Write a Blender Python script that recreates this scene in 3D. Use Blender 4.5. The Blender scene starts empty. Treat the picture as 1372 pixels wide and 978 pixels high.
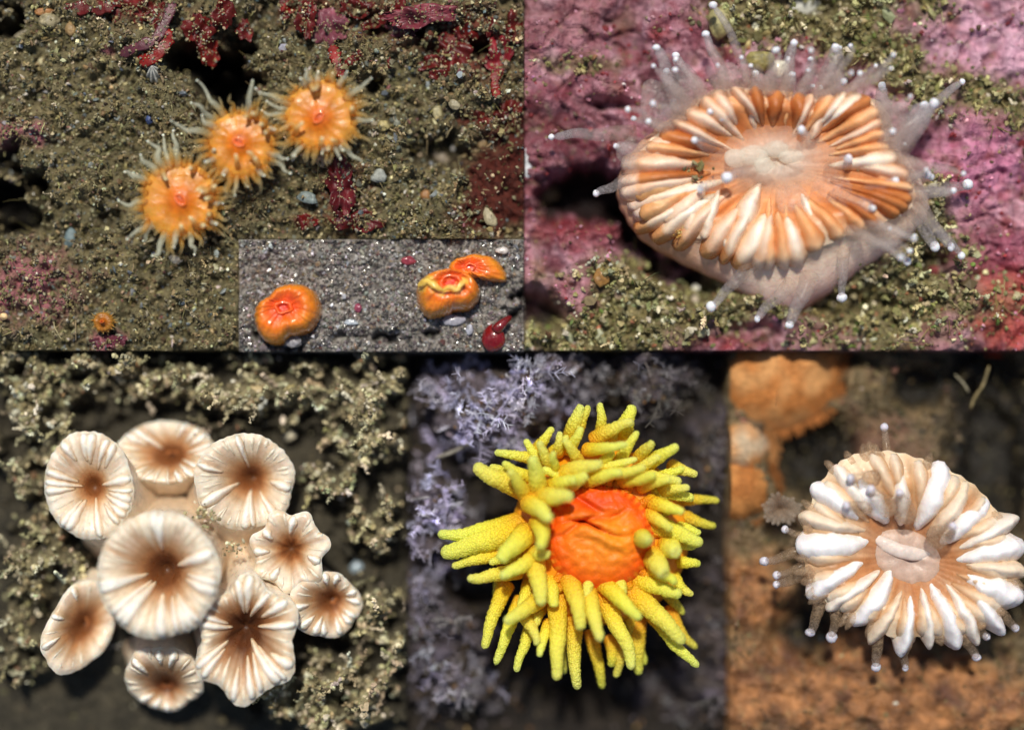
import bpy, math, random
import numpy as np
from mathutils import Vector
R = math.radians
rng = np.random.default_rng(7)
random.seed(7)
C = bpy.context.scene.collection
sc = bpy.context.scene

# ------------------------------------------------------------------ camera, sky, sun, exposure
# one working unit (u) = 0.1 mm; the whole place is about 14 cm wide; meshes are scaled to metres
U = 1e-4
CAMH = 3200.0
cam = bpy.data.cameras.new('camera'); co = bpy.data.objects.new('camera', cam); C.objects.link(co)
co.location = (0, 0, CAMH * U); co.rotation_euler = (0, 0, 0)
cam.sensor_width = 36; cam.lens = 36 * CAMH / 1372.0
cam.clip_start = 0.01; cam.clip_end = 10
cam.dof.use_dof = True; cam.dof.focus_distance = (CAMH - 62) * U; cam.dof.aperture_fstop = 2.3
sc.camera = co

SUN_EL, SUN_AZ = R(62), R(-6)          # azimuth from +Y (top of the picture), negative = towards the left
w = bpy.data.worlds.new('World'); sc.world = w; w.use_nodes = True
nt = w.node_tree; bg = nt.nodes['Background']
sky = nt.nodes.new('ShaderNodeTexSky'); sky.sky_type = 'NISHITA'; sky.sun_disc = False
sky.sun_elevation = SUN_EL; sky.sun_rotation = SUN_AZ
nt.links.new(sky.outputs[0], bg.inputs[0]); bg.inputs[1].default_value = 0.05
sl = bpy.data.lights.new('sun', 'SUN'); so = bpy.data.objects.new('sun', sl); C.objects.link(so)
sl.energy = 3.0; sl.angle = R(5); sl.color = (1.0, 0.94, 0.83)
sd = Vector((math.sin(SUN_AZ) * math.cos(SUN_EL), math.cos(SUN_AZ) * math.cos(SUN_EL), math.sin(SUN_EL)))
so.rotation_euler = sd.to_track_quat('Z', 'Y').to_euler()
sc.view_settings.view_transform = 'Standard'; sc.view_settings.look = 'None'
sc.view_settings.exposure = 0.42; sc.view_settings.gamma = 1
sc.cycles.use_denoising = True
sc.cycles.transparent_max_bounces = 24
sc.cycles.max_bounces = 8

# ------------------------------------------------------------------ helpers
def L(r, g, b):
    o = []
    for c in (r, g, b):
        c /= 255.0
        o.append(c / 12.92 if c <= .04045 else ((c + .055) / 1.055) ** 2.4)
    return np.array(o)

def W(px, py, z=0.0):
    """where a point at height z stands so that it shows at this place of the photograph"""
    k = (CAMH - z) / CAMH
    return np.array([(px - 686.0) * k, (489.0 - py) * k, z])

_perm = np.random.default_rng(3).permutation(512)
_perm = np.concatenate([_perm, _perm, _perm])
_g = np.random.default_rng(5).normal(size=(512, 3)); _g /= np.linalg.norm(_g, axis=1)[:, None]
def pn(x, y, z=0.0):
    x = np.asarray(x, float); y = np.asarray(y, float); z = np.zeros_like(x) + z
    xi = np.floor(x).astype(int); yi = np.floor(y).astype(int); zi = np.floor(z).astype(int)
    xf, yf, zf = x - xi, y - yi, z - zi
    f = lambda t: t * t * t * (t * (t * 6 - 15) + 10)
    u, v, ww = f(xf), f(yf), f(zf)
    out = np.zeros_like(x)
    for i in (0, 1):
        for j in (0, 1):
            for k in (0, 1):
                h = _perm[(_perm[(_perm[(xi + i) & 511] + yi + j) & 511] + zi + k) & 511]
                g = _g[h]
                d = g[..., 0] * (xf - i) + g[..., 1] * (yf - j) + g[..., 2] * (zf - k)
                out += d * (u if i else 1 - u) * (v if j else 1 - v) * (ww if k else 1 - ww)
    return out * 1.6
def fbm(x, y, s, oct=4, z=0.0, gain=.5):
    a, t, n = 1.0, 0.0, 0.0
    for o in range(oct):
        t = t + a * pn(x / s, y / s, z + o * 7.3); n += a; a *= gain; s *= .5
    return t / n

ORG = {}
def link_mesh(name, V, F, mat, parent=None, smooth=True, attrs=None, origin=None):
    """V (n,3) in working units, F an (m,k) array or a list of such arrays; ONE mesh object"""
    V = np.asarray(V, float)
    Fs = F if isinstance(F, list) else [F]
    if parent is not None: org = ORG[parent.name]
    elif origin is not None: org = np.asarray(origin, float)
    else: org = np.zeros(3)
    me = bpy.data.meshes.new(name)
    idx = np.concatenate([f.ravel() for f in Fs]).astype(np.int32)
    tot = np.concatenate([np.full(len(f), f.shape[1]) for f in Fs]).astype(np.int32)
    st = np.concatenate([[0], np.cumsum(tot)[:-1]]).astype(np.int32)
    me.vertices.add(len(V)); me.vertices.foreach_set('co', ((V - org) * U).astype(np.float32).ravel())
    me.loops.add(len(idx)); me.loops.foreach_set('vertex_index', idx)
    me.polygons.add(len(tot)); me.polygons.foreach_set('loop_start', st); me.polygons.foreach_set('loop_total', tot)
    me.polygons.foreach_set('use_smooth', np.full(len(tot), smooth, bool))
    me.update(calc_edges=True); me.validate()
    for k, a in (attrs or {}).items():
        a = np.asarray(a, np.float32)
        if a.ndim == 2:
            at = me.attributes.new(k, 'FLOAT_COLOR', 'POINT')
            at.data.foreach_set('color', np.hstack([a, np.ones((len(a), 1), np.float32)]).ravel())
        else:
            at = me.attributes.new(k, 'FLOAT', 'POINT'); at.data.foreach_set('value', a)
    me.materials.append(mat)
    o = bpy.data.objects.new(name, me); C.objects.link(o)
    if parent is not None: o.parent = parent
    else: o.location = org * U
    ORG[o.name] = org
    return o
def thing(name, label, cat, at, group=None):
    o = bpy.data.objects.new(name, None); C.objects.link(o); o.empty_display_size = .002
    o.location = np.asarray(at, float) * U; ORG[o.name] = np.asarray(at, float)
    return tag(o, label, cat, group)
def tag(o, label, cat, group=None):
    o['label'] = label; o['category'] = cat
    if group: o['group'] = group
    return o
def kind(o, k): o['kind'] = k; return o

# ------------------------------------------------------------------ materials
def nodes(name):
    m = bpy.data.materials.new(name); m.use_nodes = True
    t = m.node_tree
    return m, t, t.nodes['Principled BSDF'], t.nodes['Material Output']
def N(t, typ, **kw):
    n = t.nodes.new(typ)
    for k, v in kw.items():
        if isinstance(k, str) and hasattr(n, k): setattr(n, k, v)
    return n
def coords(t, scale):
    tc = N(t, 'ShaderNodeTexCoord'); mp = N(t, 'ShaderNodeMapping'); mp.inputs['Scale'].default_value = (scale / U / 100,) * 3
    t.links.new(tc.outputs['Object'], mp.inputs['Vector'])
    return mp.outputs[0]
def noise(t, vec, sc_, det=3, rough=.6):
    n = N(t, 'ShaderNodeTexNoise'); n.inputs['Scale'].default_value = sc_; n.inputs['Detail'].default_value = det
    n.inputs['Roughness'].default_value = rough; t.links.new(vec, n.inputs['Vector']); return n.outputs['Fac']
def rng_map(t, v, a, b, c, d):
    m = N(t, 'ShaderNodeMapRange'); m.inputs[1].default_value = a; m.inputs[2].default_value = b
    m.inputs[3].default_value = c; m.inputs[4].default_value = d; t.links.new(v, m.inputs[0]); return m.outputs[0]
def mulcol(t, col, val):
    m = N(t, 'ShaderNodeVectorMath', operation='SCALE'); t.links.new(col, m.inputs[0]); t.links.new(val, m.inputs['Scale']); return m.outputs[0]
def attr(t, name):
    a = N(t, 'ShaderNodeAttribute'); a.attribute_name = name; return a
def surf_mat(name, rough=.7, spec=.4, var=(.75, 1.25), nsc=9, bump=.4, bsc=18, sss=0, coat=0, bdist=3.0, vor=False, srad=(1, .5, .3)):
    """opaque material: the colour the piece carries (attribute Col), broken up by noise, with fine relief"""
    m, t, p, out = nodes(name)
    v = coords(t, 1)
    c = attr(t, 'Col').outputs['Color']
    f = rng_map(t, noise(t, v, nsc, 4), .3, .7, *var)
    t.links.new(mulcol(t, c, f), p.inputs['Base Color'])
    p.inputs['Roughness'].default_value = rough; p.inputs['Specular IOR Level'].default_value = spec
    r = rng_map(t, noise(t, v, nsc * 1.7, 2), .3, .7, max(.04, rough - .2), min(1, rough + .2)); t.links.new(r, p.inputs['Roughness'])
    if bump:
        b = N(t, 'ShaderNodeBump'); b.inputs['Strength'].default_value = bump; b.inputs['Distance'].default_value = bdist * U
        if vor:
            vn = N(t, 'ShaderNodeTexVoronoi'); vn.inputs['Scale'].default_value = bsc; t.links.new(v, vn.inputs['Vector'])
            b.invert = True; t.links.new(vn.outputs['Distance'], b.inputs['Height'])
        else: t.links.new(noise(t, v, bsc, 4), b.inputs['Height'])
        t.links.new(b.outputs[0], p.inputs['Normal'])
    if sss:
        p.inputs['Subsurface Weight'].default_value = sss; p.inputs['Subsurface Radius'].default_value = srad; p.inputs['Subsurface Scale'].default_value = 8 * U
    if coat:
        p.inputs['Coat Weight'].default_value = coat; p.inputs['Coat Roughness'].default_value = .06
    return m
def clear_mat(name, speck=(.6, 1.2), nsc=22, rough=.25, trans=.5):
    """jelly-like tissue: attribute Col for its colour, attribute A for how dense it is, speckled"""
    m, t, p, out = nodes(name)
    v = coords(t, 1)
    c = attr(t, 'Col').outputs['Color']
    a = attr(t, 'A').outputs['Fac']
    f = rng_map(t, noise(t, v, nsc, 3, .7), .35, .65, *speck)
    mu = N(t, 'ShaderNodeMath', operation='MULTIPLY', use_clamp=True); t.links.new(a, mu.inputs[0]); t.links.new(f, mu.inputs[1])
    t.links.new(c, p.inputs['Base Color']); p.inputs['Roughness'].default_value = rough; p.inputs['Specular IOR Level'].default_value = .35
    tr = N(t, 'ShaderNodeBsdfTranslucent'); t.links.new(c, tr.inputs['Color'])
    m1 = N(t, 'ShaderNodeMixShader'); m1.inputs[0].default_value = trans; t.links.new(p.outputs[0], m1.inputs[1]); t.links.new(tr.outputs[0], m1.inputs[2])
    tp = N(t, 'ShaderNodeBsdfTransparent')
    m2 = N(t, 'ShaderNodeMixShader'); t.links.new(mu.outputs[0], m2.inputs[0]); t.links.new(tp.outputs[0], m2.inputs[1]); t.links.new(m1.outputs[0], m2.inputs[2])
    t.links.new(m2.outputs[0], out.inputs['Surface'])
    return m

M_ground = surf_mat('seabed_mud', .75, .35, (.55, 1.4), 12, .9, 24, bdist=5)
M_rock = surf_mat('crusted_rock', .55, .45, (.6, 1.35), 7, .8, 15, bdist=6)
M_grain = surf_mat('sand_grains', .6, .5, (.7, 1.25), 20, .3, 40, bdist=1.5)
M_wet = surf_mat('wet_grains', .14, .8, (.7, 1.25), 20, .2, 30, bdist=1.5)
M_turf = surf_mat('fine_turf', .8, .25, (.7, 1.25), 14, .2, 30, bdist=1)
M_alga = surf_mat('red_alga', .45, .45, (.55, 1.4), 6, .5, 9, bdist=4, sss=.15)
M_stone = surf_mat('small_stone', .5, .45, (.6, 1.3), 12, .5, 22, bdist=3)
M_flesh = surf_mat('coral_flesh', .4, .4, (.82, 1.15), 7, .35, 16, sss=.35, bdist=2.5)
M_gloss = surf_mat('wet_coral_flesh', .3, .55, (.8, 1.15), 7, .5, 22, sss=.3, coat=1, bdist=3.2)
M_dome = surf_mat('soft_mouth_flesh', .42, .35, (.84, 1.16), 9, .5, 36, sss=.2, bdist=2)
M_septum = surf_mat('septum_skeleton', .38, .5, (.85, 1.1), 8, .5, 30, sss=.3, bdist=2)
def finger_mat(name):
    m, t, p, out = nodes(name); v = coords(t, 1)
    c = attr(t, 'Col').outputs['Color']; a = attr(t, 'A').outputs['Fac']
    vn = N(t, 'ShaderNodeTexVoronoi'); vn.inputs['Scale'].default_value = 38; t.links.new(v, vn.inputs['Vector'])
    f = rng_map(t, vn.outputs['Distance'], 0.1, .65, 1.15, .94); cc = mulcol(t, c, f)
    t.links.new(cc, p.inputs['Base Color']); p.inputs['Roughness'].default_value = .45; p.inputs['Specular IOR Level'].default_value = .35
    b = N(t, 'ShaderNodeBump'); b.inputs['Strength'].default_value = .7; b.inputs['Distance'].default_value = 3 * U; b.invert = True
    t.links.new(vn.outputs['Distance'], b.inputs['Height']); t.links.new(b.outputs[0], p.inputs['Normal'])
    tr = N(t, 'ShaderNodeBsdfTranslucent'); t.links.new(cc, tr.inputs['Color'])
    m1 = N(t, 'ShaderNodeMixShader'); m1.inputs[0].default_value = .15; t.links.new(p.outputs[0], m1.inputs[1]); t.links.new(tr.outputs[0], m1.inputs[2])
    p.inputs['Subsurface Weight'].default_value = .5; p.inputs['Subsurface Radius'].default_value = (1, .8, .25); p.inputs['Subsurface Scale'].default_value = 9 * U
    tp = N(t, 'ShaderNodeBsdfTransparent'); m2 = N(t, 'ShaderNodeMixShader')
    al = rng_map(t, vn.outputs['Distance'], .2, .6, 1.05, .85); mu = N(t, 'ShaderNodeMath', operation='MULTIPLY', use_clamp=True); t.links.new(a, mu.inputs[0]); t.links.new(al, mu.inputs[1])
    t.links.new(mu.outputs[0], m2.inputs[0]); t.links.new(tp.outputs[0], m2.inputs[1]); t.links.new(m1.outputs[0], m2.inputs[2]); t.links.new(m2.outputs[0], out.inputs['Surface'])
    return m
M_finger = finger_mat('bumpy_tentacle_skin')
M_sponge = surf_mat('sponge_skin', .85, .15, (.75, 1.2), 9, .5, 34, bdist=3, sss=.2)
M_clear = clear_mat('jelly_tentacle')
M_jelly = clear_mat('milky_jelly', (.8, 1.15), 9, .4)
M_speck = clear_mat('speckled_jelly_tentacle', (.25, 1.5), 26)
M_knob = surf_mat('tentacle_knob', .25, .5, (.95, 1.05), 8, 0, sss=.4)

# ------------------------------------------------------------------ geometry builders
def bezier(a, c, b, n):
    t = np.linspace(0, 1, n)[:, None]
    return (1 - t) ** 2 * a + 2 * t * (1 - t) * c + t * t * b
def tube(path, ra, rb=None, n=8, up=None, jitter=0.0, sides=None):
    """closed tube round a path; ra sideways and rb upwards radius per ring. Returns V, F list, t per vertex, angle per vertex"""
    path = np.asarray(path, float); K = len(path)
    ra = np.broadcast_to(np.asarray(ra, float), (K,)); rb = ra if rb is None else np.broadcast_to(np.asarray(rb, float), (K,))
    T = np.gradient(path, axis=0); T /= np.linalg.norm(T, axis=1)[:, None] + 1e-9
    up = np.array([0, 0, 1.0]) if up is None else up
    S = np.cross(T, up); ln = np.linalg.norm(S, axis=1)
    S[ln < .05] = (1, 0, 0); S /= np.linalg.norm(S, axis=1)[:, None]
    B = np.cross(S, T)
    a = np.linspace(0, 2 * np.pi, n, endpoint=False)
    ca, sa = np.cos(a), np.sin(a)
    V = path[:, None, :] + S[:, None, :] * (ra[:, None] * ca)[..., None] + B[:, None, :] * (rb[:, None] * sa)[..., None]
    V = V.reshape(-1, 3)
    i = np.arange(K - 1)[:, None] * n; j = np.arange(n)[None, :]; j2 = (j + 1) % n
    q = np.stack([i + j, i + j2, i + n + j2, i + n + j], -1).reshape(-1, 4)
    t = np.repeat(np.linspace(0, 1, K), n)
    V = np.vstack([V, path[0], path[-1]])
    e0, e1 = K * n, K * n + 1
    c0 = np.stack([np.full(n, e0), j2[0], j[0]], -1); o = (K - 1) * n
    c1 = np.stack([np.full(n, e1), o + j[0], o + j2[0]], -1)
    t = np.concatenate([t, [0, 1]])
    ang = np.concatenate([np.tile(a, K), [0, 0]])
    return V, [q, np.vstack([c0, c1])], t, ang
def bell(path, ra, rb, seed=0.0, m=13):
    """ridge along a path: flanks flare out at the foot and rise to a narrow uneven crest"""
    path = np.asarray(path, float); K = len(path); ra = np.broadcast_to(ra, (K,)); rb = np.broadcast_to(rb, (K,))
    T = np.gradient(path, axis=0); T /= np.linalg.norm(T, axis=1)[:, None] + 1e-9
    S = np.cross(T, [0, 0, 1.0]); S[np.linalg.norm(S, axis=1) < .05] = (1, 0, 0); S /= np.linalg.norm(S, axis=1)[:, None]; B = np.cross(S, T)
    q = np.linspace(-1, 1, m); y = np.cos(np.pi * q / 2) ** 1.35
    q = np.concatenate([q, [.6, -.6]]); y = np.concatenate([y, [-.45, -.45]]); n = m + 2
    lean = .25 * pn(np.arange(K) * .3 + seed, np.zeros(K), 1.)
    X = (q[None] + lean[:, None] * np.clip(y, 0, 1)[None]) * ra[:, None]
    Y = y[None] * rb[:, None] * (1 + .12 * pn(np.arange(K) * .8 + seed, np.zeros(K), 5.))[:, None]
    V = (path[:, None] + S[:, None] * X[..., None] + B[:, None] * Y[..., None]).reshape(-1, 3)
    i = np.arange(K - 1)[:, None] * n; j = np.arange(n)[None]; j2 = (j + 1) % n
    F = [np.stack([i + j, i + j2, i + n + j2, i + n + j], -1).reshape(-1, 4), np.stack([np.arange(n)[::-1], (K - 1) * n + np.arange(n)])]
    return V, F, np.repeat(np.linspace(0, 1, K), n), np.tile(np.clip(y, 0, 1), K)
def round_profile(t, r0, r1, tipround=.12):
    r = r0 + (r1 - r0) * t
    e = np.clip((1 - t) / tipround, 0, 1)
    return r * np.sqrt(np.clip(1 - (1 - e) ** 2, .02, 1))
def sphere(c, r, nu=10, nv=7, sq=1.0):
    th = np.linspace(0, np.pi, nv + 1)[1:-1]; ph = np.linspace(0, 2 * np.pi, nu, endpoint=False)
    V = np.stack([np.sin(th)[:, None] * np.cos(ph), np.sin(th)[:, None] * np.sin(ph), np.repeat(np.cos(th)[:, None], nu, 1) * sq], -1).reshape(-1, 3)
    V = np.vstack([V, [0, 0, sq], [0, 0, -sq]]) * r + c
    K = nv - 1; i = np.arange(K - 1)[:, None] * nu; j = np.arange(nu)[None]; j2 = (j + 1) % nu
    q = np.stack([i + j, i + nu + j, i + nu + j2, i + j2], -1).reshape(-1, 4)
    a, b = K * nu, K * nu + 1; o = (K - 1) * nu
    tr = np.vstack([np.stack([np.full(nu, a), j[0], j2[0]], -1), np.stack([np.full(nu, b), o + j2[0], o + j[0]], -1)])
    return V, [q, tr]
def loft(loops, close_last=None):
    """loops: list of (n,3) rings; returns V, faces, ring index per vertex"""
    K, n = len(loops), len(loops[0])
    V = np.vstack(loops)
    i = np.arange(K - 1)[:, None] * n; j = np.arange(n)[None]; j2 = (j + 1) % n
    q = np.stack([i + j, i + j2, i + n + j2, i + n + j], -1).reshape(-1, 4)
    F = [q]
    rid = np.repeat(np.arange(K), n).astype(float)
    if close_last is not None:
        V = np.vstack([V, close_last]); o = (K - 1) * n
        F.append(np.stack([np.full(n, len(V) - 1), o + j[0], o + j2[0]], -1)); rid = np.append(rid, K)
    return V, F, rid
def mix(a, b, f):
    f = np.clip(np.asarray(f, float), 0, 1)[..., None]
    return np.asarray(a) * (1 - f) + np.asarray(b) * f
def ramp(t, stops):
    t = np.asarray(t, float); ks = [s[0] for s in stops]
    return np.stack([np.interp(t, ks, [s[1][k] for s in stops]) for k in range(3)], -1)

_t = (1 + 5 ** .5) / 2
ICO = np.array([[-1, _t, 0], [1, _t, 0], [-1, -_t, 0], [1, -_t, 0], [0, -1, _t], [0, 1, _t], [0, -1, -_t], [0, 1, -_t], [_t, 0, -1], [_t, 0, 1], [-_t, 0, -1], [-_t, 0, 1]]) / math.sqrt(1 + _t * _t)
ICOF = np.array([[0, 11, 5], [0, 5, 1], [0, 1, 7], [0, 7, 10], [0, 10, 11], [1, 5, 9], [5, 11, 4], [11, 10, 2], [10, 7, 6], [7, 1, 8], [3, 9, 4], [3, 4, 2], [3, 2, 6], [3, 6, 8], [3, 8, 9], [4, 9, 5], [2, 4, 11], [6, 2, 10], [8, 6, 7], [9, 8, 1]])
def rand_rot(n):
    q = rng.normal(size=(n, 4)); q /= np.linalg.norm(q, axis=1)[:, None]
    a, b, c, d = q.T
    return np.stack([1 - 2 * (c * c + d * d), 2 * (b * c - a * d), 2 * (b * d + a * c), 2 * (b * c + a * d), 1 - 2 * (b * b + d * d), 2 * (c * d - a * b), 2 * (b * d - a * c), 2 * (c * d + a * b), 1 - 2 * (b * b + c * c)], -1).reshape(n, 3, 3)
def grains_geo(pos, size, col, squash=(.55, 1.0), rough=.28):
    n = len(pos)
    s = np.stack([rng.uniform(.8, 1.3, n), rng.uniform(.6, 1.05, n), rng.uniform(*squash, n)], -1) * size[:, None]
    b = ICO[None] * (1 + rng.normal(0, rough, (n, 12, 1)).clip(-.5, .6)) * s[:, None, :]
    V = np.einsum('nij,nkj->nki', rand_rot(n), b) + pos[:, None, :]
    F = ICOF[None] + (np.arange(n) * 12)[:, None, None]
    return V.reshape(-1, 3), F.reshape(-1, 3), np.repeat(col, 12, 0)
def hairs_geo(paths, rad, col, sides=3):
    """paths (n,K,3), rad (n,K), col (n,3)"""
    n, K, _ = paths.shape
    T = np.gradient(paths, axis=1); T /= np.linalg.norm(T, axis=2)[..., None] + 1e-9
    ref = rng.normal(size=(n, 1, 3)); S = np.cross(T, ref); S /= np.linalg.norm(S, axis=2)[..., None] + 1e-9; B = np.cross(S, T)
    a = np.linspace(0, 2 * np.pi, sides, endpoint=False)
    V = paths[:, :, None] + rad[..., None, None] * (S[:, :, None] * np.cos(a)[None, None, :, None] + B[:, :, None] * np.sin(a)[None, None, :, None])
    base = (np.arange(n) * K * sides)[:, None, None]
    i = np.arange(K - 1)[:, None] * sides; j = np.arange(sides)[None]; j2 = (j + 1) % sides
    q = np.stack([i + j, i + j2, i + sides + j2, i + sides + j], -1).reshape(1, -1, 4) + base
    return V.reshape(-1, 3), q.reshape(-1, 4), np.repeat(col, K * sides, 0)
def clip_stuff(V, F, inside):
    ok = inside(V[:, 0], V[:, 1])
    return F[ok[F].all(1)]
def stuff(name, parts, mat, inside, smooth=False):
    Vs, Fs, Cs, o = [], [], [], 0
    for V, F, c in parts:
        F = clip_stuff(V, F, inside)
        used = np.zeros(len(V), bool); used[F.ravel()] = True
        mp = np.cumsum(used) - 1
        Vs.append(V[used]); Cs.append(c[used]); Fs.append(mp[F] + o); o += used.sum()
    ob = link_mesh(name, np.vstack(Vs), Fs, mat, smooth=smooth, attrs={'Col': np.vstack(Cs)})
    return kind(ob, 'stuff')

# ------------------------------------------------------------------ terrain blocks
def blob(px, py, cx, cy, rx, ry, soft=.5, wob=.5, s=45, seed=0.0, rot=0):
    dx, dy = px - cx, py - cy
    if rot: c_, s_ = math.cos(R(rot)), math.sin(R(rot)); dx, dy = dx * c_ + dy * s_, -dx * s_ + dy * c_
    d = np.sqrt((dx / rx) ** 2 + (dy / ry) ** 2) + wob * fbm(px, py, s, 3, seed + cx * .013)
    return np.clip((1 + soft - d) / (2 * soft), 0, 1) ** 1.5
class Ground:
    """a block of seabed with real relief; rect in photograph pixels, optional notch cut out of it"""
    def __init__(s, name, rect, step, hfun, cfun, mat, notch=None):
        x0, y0, x1, y1 = rect
        s.rect, s.notch = rect, notch
        xs = np.unique(np.concatenate([np.linspace(x0, x1, int((x1 - x0) / step) + 2), [] if notch is None else [notch[0]]]))
        ys = np.unique(np.concatenate([np.linspace(y0, y1, int((y1 - y0) / step) + 2), [] if notch is None else [notch[1]]]))
        X, Y = np.meshgrid(xs, ys)
        Z = hfun(X, Y); s.xs, s.ys, s.Z = xs, ys, Z
        ny, nx = X.shape
        col = cfun(X, Y, Z)
        i = np.arange(ny - 1)[:, None] * nx; j = np.arange(nx - 1)[None]
        q = np.stack([i + j, i + nx + j, i + nx + j + 1, i + j + 1], -1)
        keep = np.ones((ny - 1, nx - 1), bool)
        if notch is not None:
            cx = (xs[:-1] + xs[1:]) / 2; cy = (ys[:-1] + ys[1:]) / 2
            keep = ~((cx[None] > notch[0]) & (cy[:, None] > notch[1]))
        V = np.stack([X - 686, 489 - Y, Z], -1).reshape(-1, 3)
        F = q[keep]
        # skirt: the block's sides go down
        ed = {}
        e = np.concatenate([F[:, [0, 1]], F[:, [1, 2]], F[:, [2, 3]], F[:, [3, 0]]])
        key = np.sort(e, 1); _, inv, cnt = np.unique(key[:, 0] * (nx * ny) + key[:, 1], return_inverse=True, return_counts=True)
        be = e[cnt[inv] == 1]
        n0 = len(V); bv = np.unique(be); mp = np.full(n0, -1); mp[bv] = n0 + np.arange(len(bv))
        low = V[bv].copy(); low[:, 2] = -260
        V2 = np.vstack([V, low]); colv = np.vstack([col.reshape(-1, 3), col.reshape(-1, 3)[bv]])
        F2 = np.stack([be[:, 1], be[:, 0], mp[be[:, 0]], mp[be[:, 1]]], -1)
        used = np.zeros(len(V2), bool); FF = np.vstack([F, F2]); used[FF.ravel()] = True; m2 = np.cumsum(used) - 1
        s.ob = kind(link_mesh(name, V2[used], m2[FF], mat, attrs={'Col': colv[used]}), 'structure')
    floor = -10
    def h(s, px, py):
        fx = np.clip(np.interp(px, s.xs, np.arange(len(s.xs))), 0, len(s.xs) - 1.001); fy = np.clip(np.interp(py, s.ys, np.arange(len(s.ys))), 0, len(s.ys) - 1.001)
        i, j = fy.astype(int) if hasattr(fy, 'astype') else int(fy), fx.astype(int) if hasattr(fx, 'astype') else int(fx)
        a, b = fy - i, fx - j; Z = s.Z
        return Z[i, j] * (1 - a) * (1 - b) + Z[i + 1, j] * a * (1 - b) + Z[i, j + 1] * (1 - a) * b + Z[i + 1, j + 1] * a * b
    def inside(s, x, y):
        px, py = x + 686, 489 - y
        x0, y0, x1, y1 = s.rect
        ok = (px >= x0) & (px <= x1) & (py >= y0) & (py <= y1)
        if s.notch is not None: ok &= ~((px > s.notch[0]) & (py > s.notch[1]))
        return ok
    def scatter(s, n, dens=None, seed=None):
        x0, y0, x1, y1 = s.rect
        px = rng.uniform(x0, x1, n); py = rng.uniform(y0, y1, n)
        if dens is not None:
            k = rng.uniform(0, 1, n) < dens(px, py); px, py = px[k], py[k]
        if s.notch is not None:
            k = ~((px > s.notch[0]) & (py > s.notch[1])); px, py = px[k], py[k]
        return px, py
    def pos(s, px, py, dz=0): return np.stack([px - 686, 489 - py, s.h(px, py) + dz], -1)
def pick(n, pal, wts, var=.25):
    pal = np.array(pal); i = rng.choice(len(pal), n, p=np.array(wts) / sum(wts))
    return pal[i] * rng.lognormal(0, var, (n, 1)) * rng.normal(1, .06, (n, 3)).clip(.8, 1.2)
def sprigs(G, px, py, K, step, size, upw=.7, wander=.8, out=None):
    """random-walk strings of grains that stand up off the ground like sediment-caked fronds"""
    n = len(px); d = rng.normal(size=(n, 1, 3)) * .6; d[..., 2] = np.abs(d[..., 2]) * .5 + upw
    st = (d + rng.normal(0, wander, (n, K, 3))); st /= np.linalg.norm(st, axis=2)[..., None]
    P = G.pos(px, py)[:, None] + np.cumsum(st * step, 1)
    keep = (np.arange(K)[None] < rng.integers(K // 2, K + 1, (n, 1))).ravel()
    return P.reshape(-1, 3)[keep], np.repeat(np.arange(n), K)[keep], (size * rng.lognormal(0, .3, n * K))[keep]
def filaments(G, px, py, length, rad, col, K=5, spread=1.0, upw=.8, curl=.5, dirs=None):
    n = len(px); d = rng.normal(size=(n, 3)) * spread; d[:, 2] = np.abs(d[:, 2]) * .4 + upw
    if dirs is not None: d[:, :2] += dirs
    d /= np.linalg.norm(d, axis=1)[:, None]
    ln = length * rng.lognormal(0, .35, n)
    st = d[:, None] + np.cumsum(rng.normal(0, curl / K, (n, K, 3)), 1)
    P = G.pos(px, py, -2)[:, None] + np.concatenate([np.zeros((n, 1, 3)), np.cumsum(st[:, 1:] * (ln / (K - 1))[:, None, None], 1)], 1)
    r = rad * rng.lognormal(0, .25, n)[:, None] * np.linspace(1, .35, K)[None]
    return hairs_geo(P, r, col)
def tufts(G, px, py, nb, length, rad, col, colv=.2, upw=.6):
    """branched feathery tufts: nb stems out of each root, each with side twigs"""
    n = len(px) * nb
    bx = np.repeat(px, nb) + rng.normal(0, 2.5, n); by = np.repeat(py, nb) + rng.normal(0, 2.5, n)
    ln = length * np.repeat(rng.lognormal(0, .3, len(px)), nb) * rng.uniform(.6, 1.2, n)
    d = rng.normal(size=(n, 3)) * .8; d[:, 2] = np.abs(d[:, 2]) * .5 + upw; d /= np.linalg.norm(d, axis=1)[:, None]
    K = 6; st = d[:, None] + np.cumsum(rng.normal(0, .14, (n, K, 3)), 1)
    P = G.pos(bx, by, -2)[:, None] + np.concatenate([np.zeros((n, 1, 3)), np.cumsum(st[:, 1:] * (ln / (K - 1))[:, None, None], 1)], 1)
    c = np.repeat(col, nb, 0) * rng.lognormal(0, colv, (n, 1))
    out = [hairs_geo(P, rad * np.linspace(1.2, .6, K)[None] * np.ones((n, 1)), c)]
    for k in (2, 3, 4, 5):
        for sgn in (-1, 1):
            side = np.cross(d, rng.normal(size=(n, 3)) * .6 + [0, 0, 1]) * sgn; side /= np.linalg.norm(side, axis=1)[:, None] + 1e-9
            td = side + d * .7 + rng.normal(0, .25, (n, 3)); td /= np.linalg.norm(td, axis=1)[:, None]
            q = P[:, k][:, None] + td[:, None] * (np.linspace(0, .42, 3)[None, :, None] * ln[:, None, None] * (1.1 - k * .1))
            out.append(hairs_geo(q, rad * .75 * np.array([1, .85, .5])[None] * np.ones((n, 1)), c * 1.08))
    return out

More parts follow.
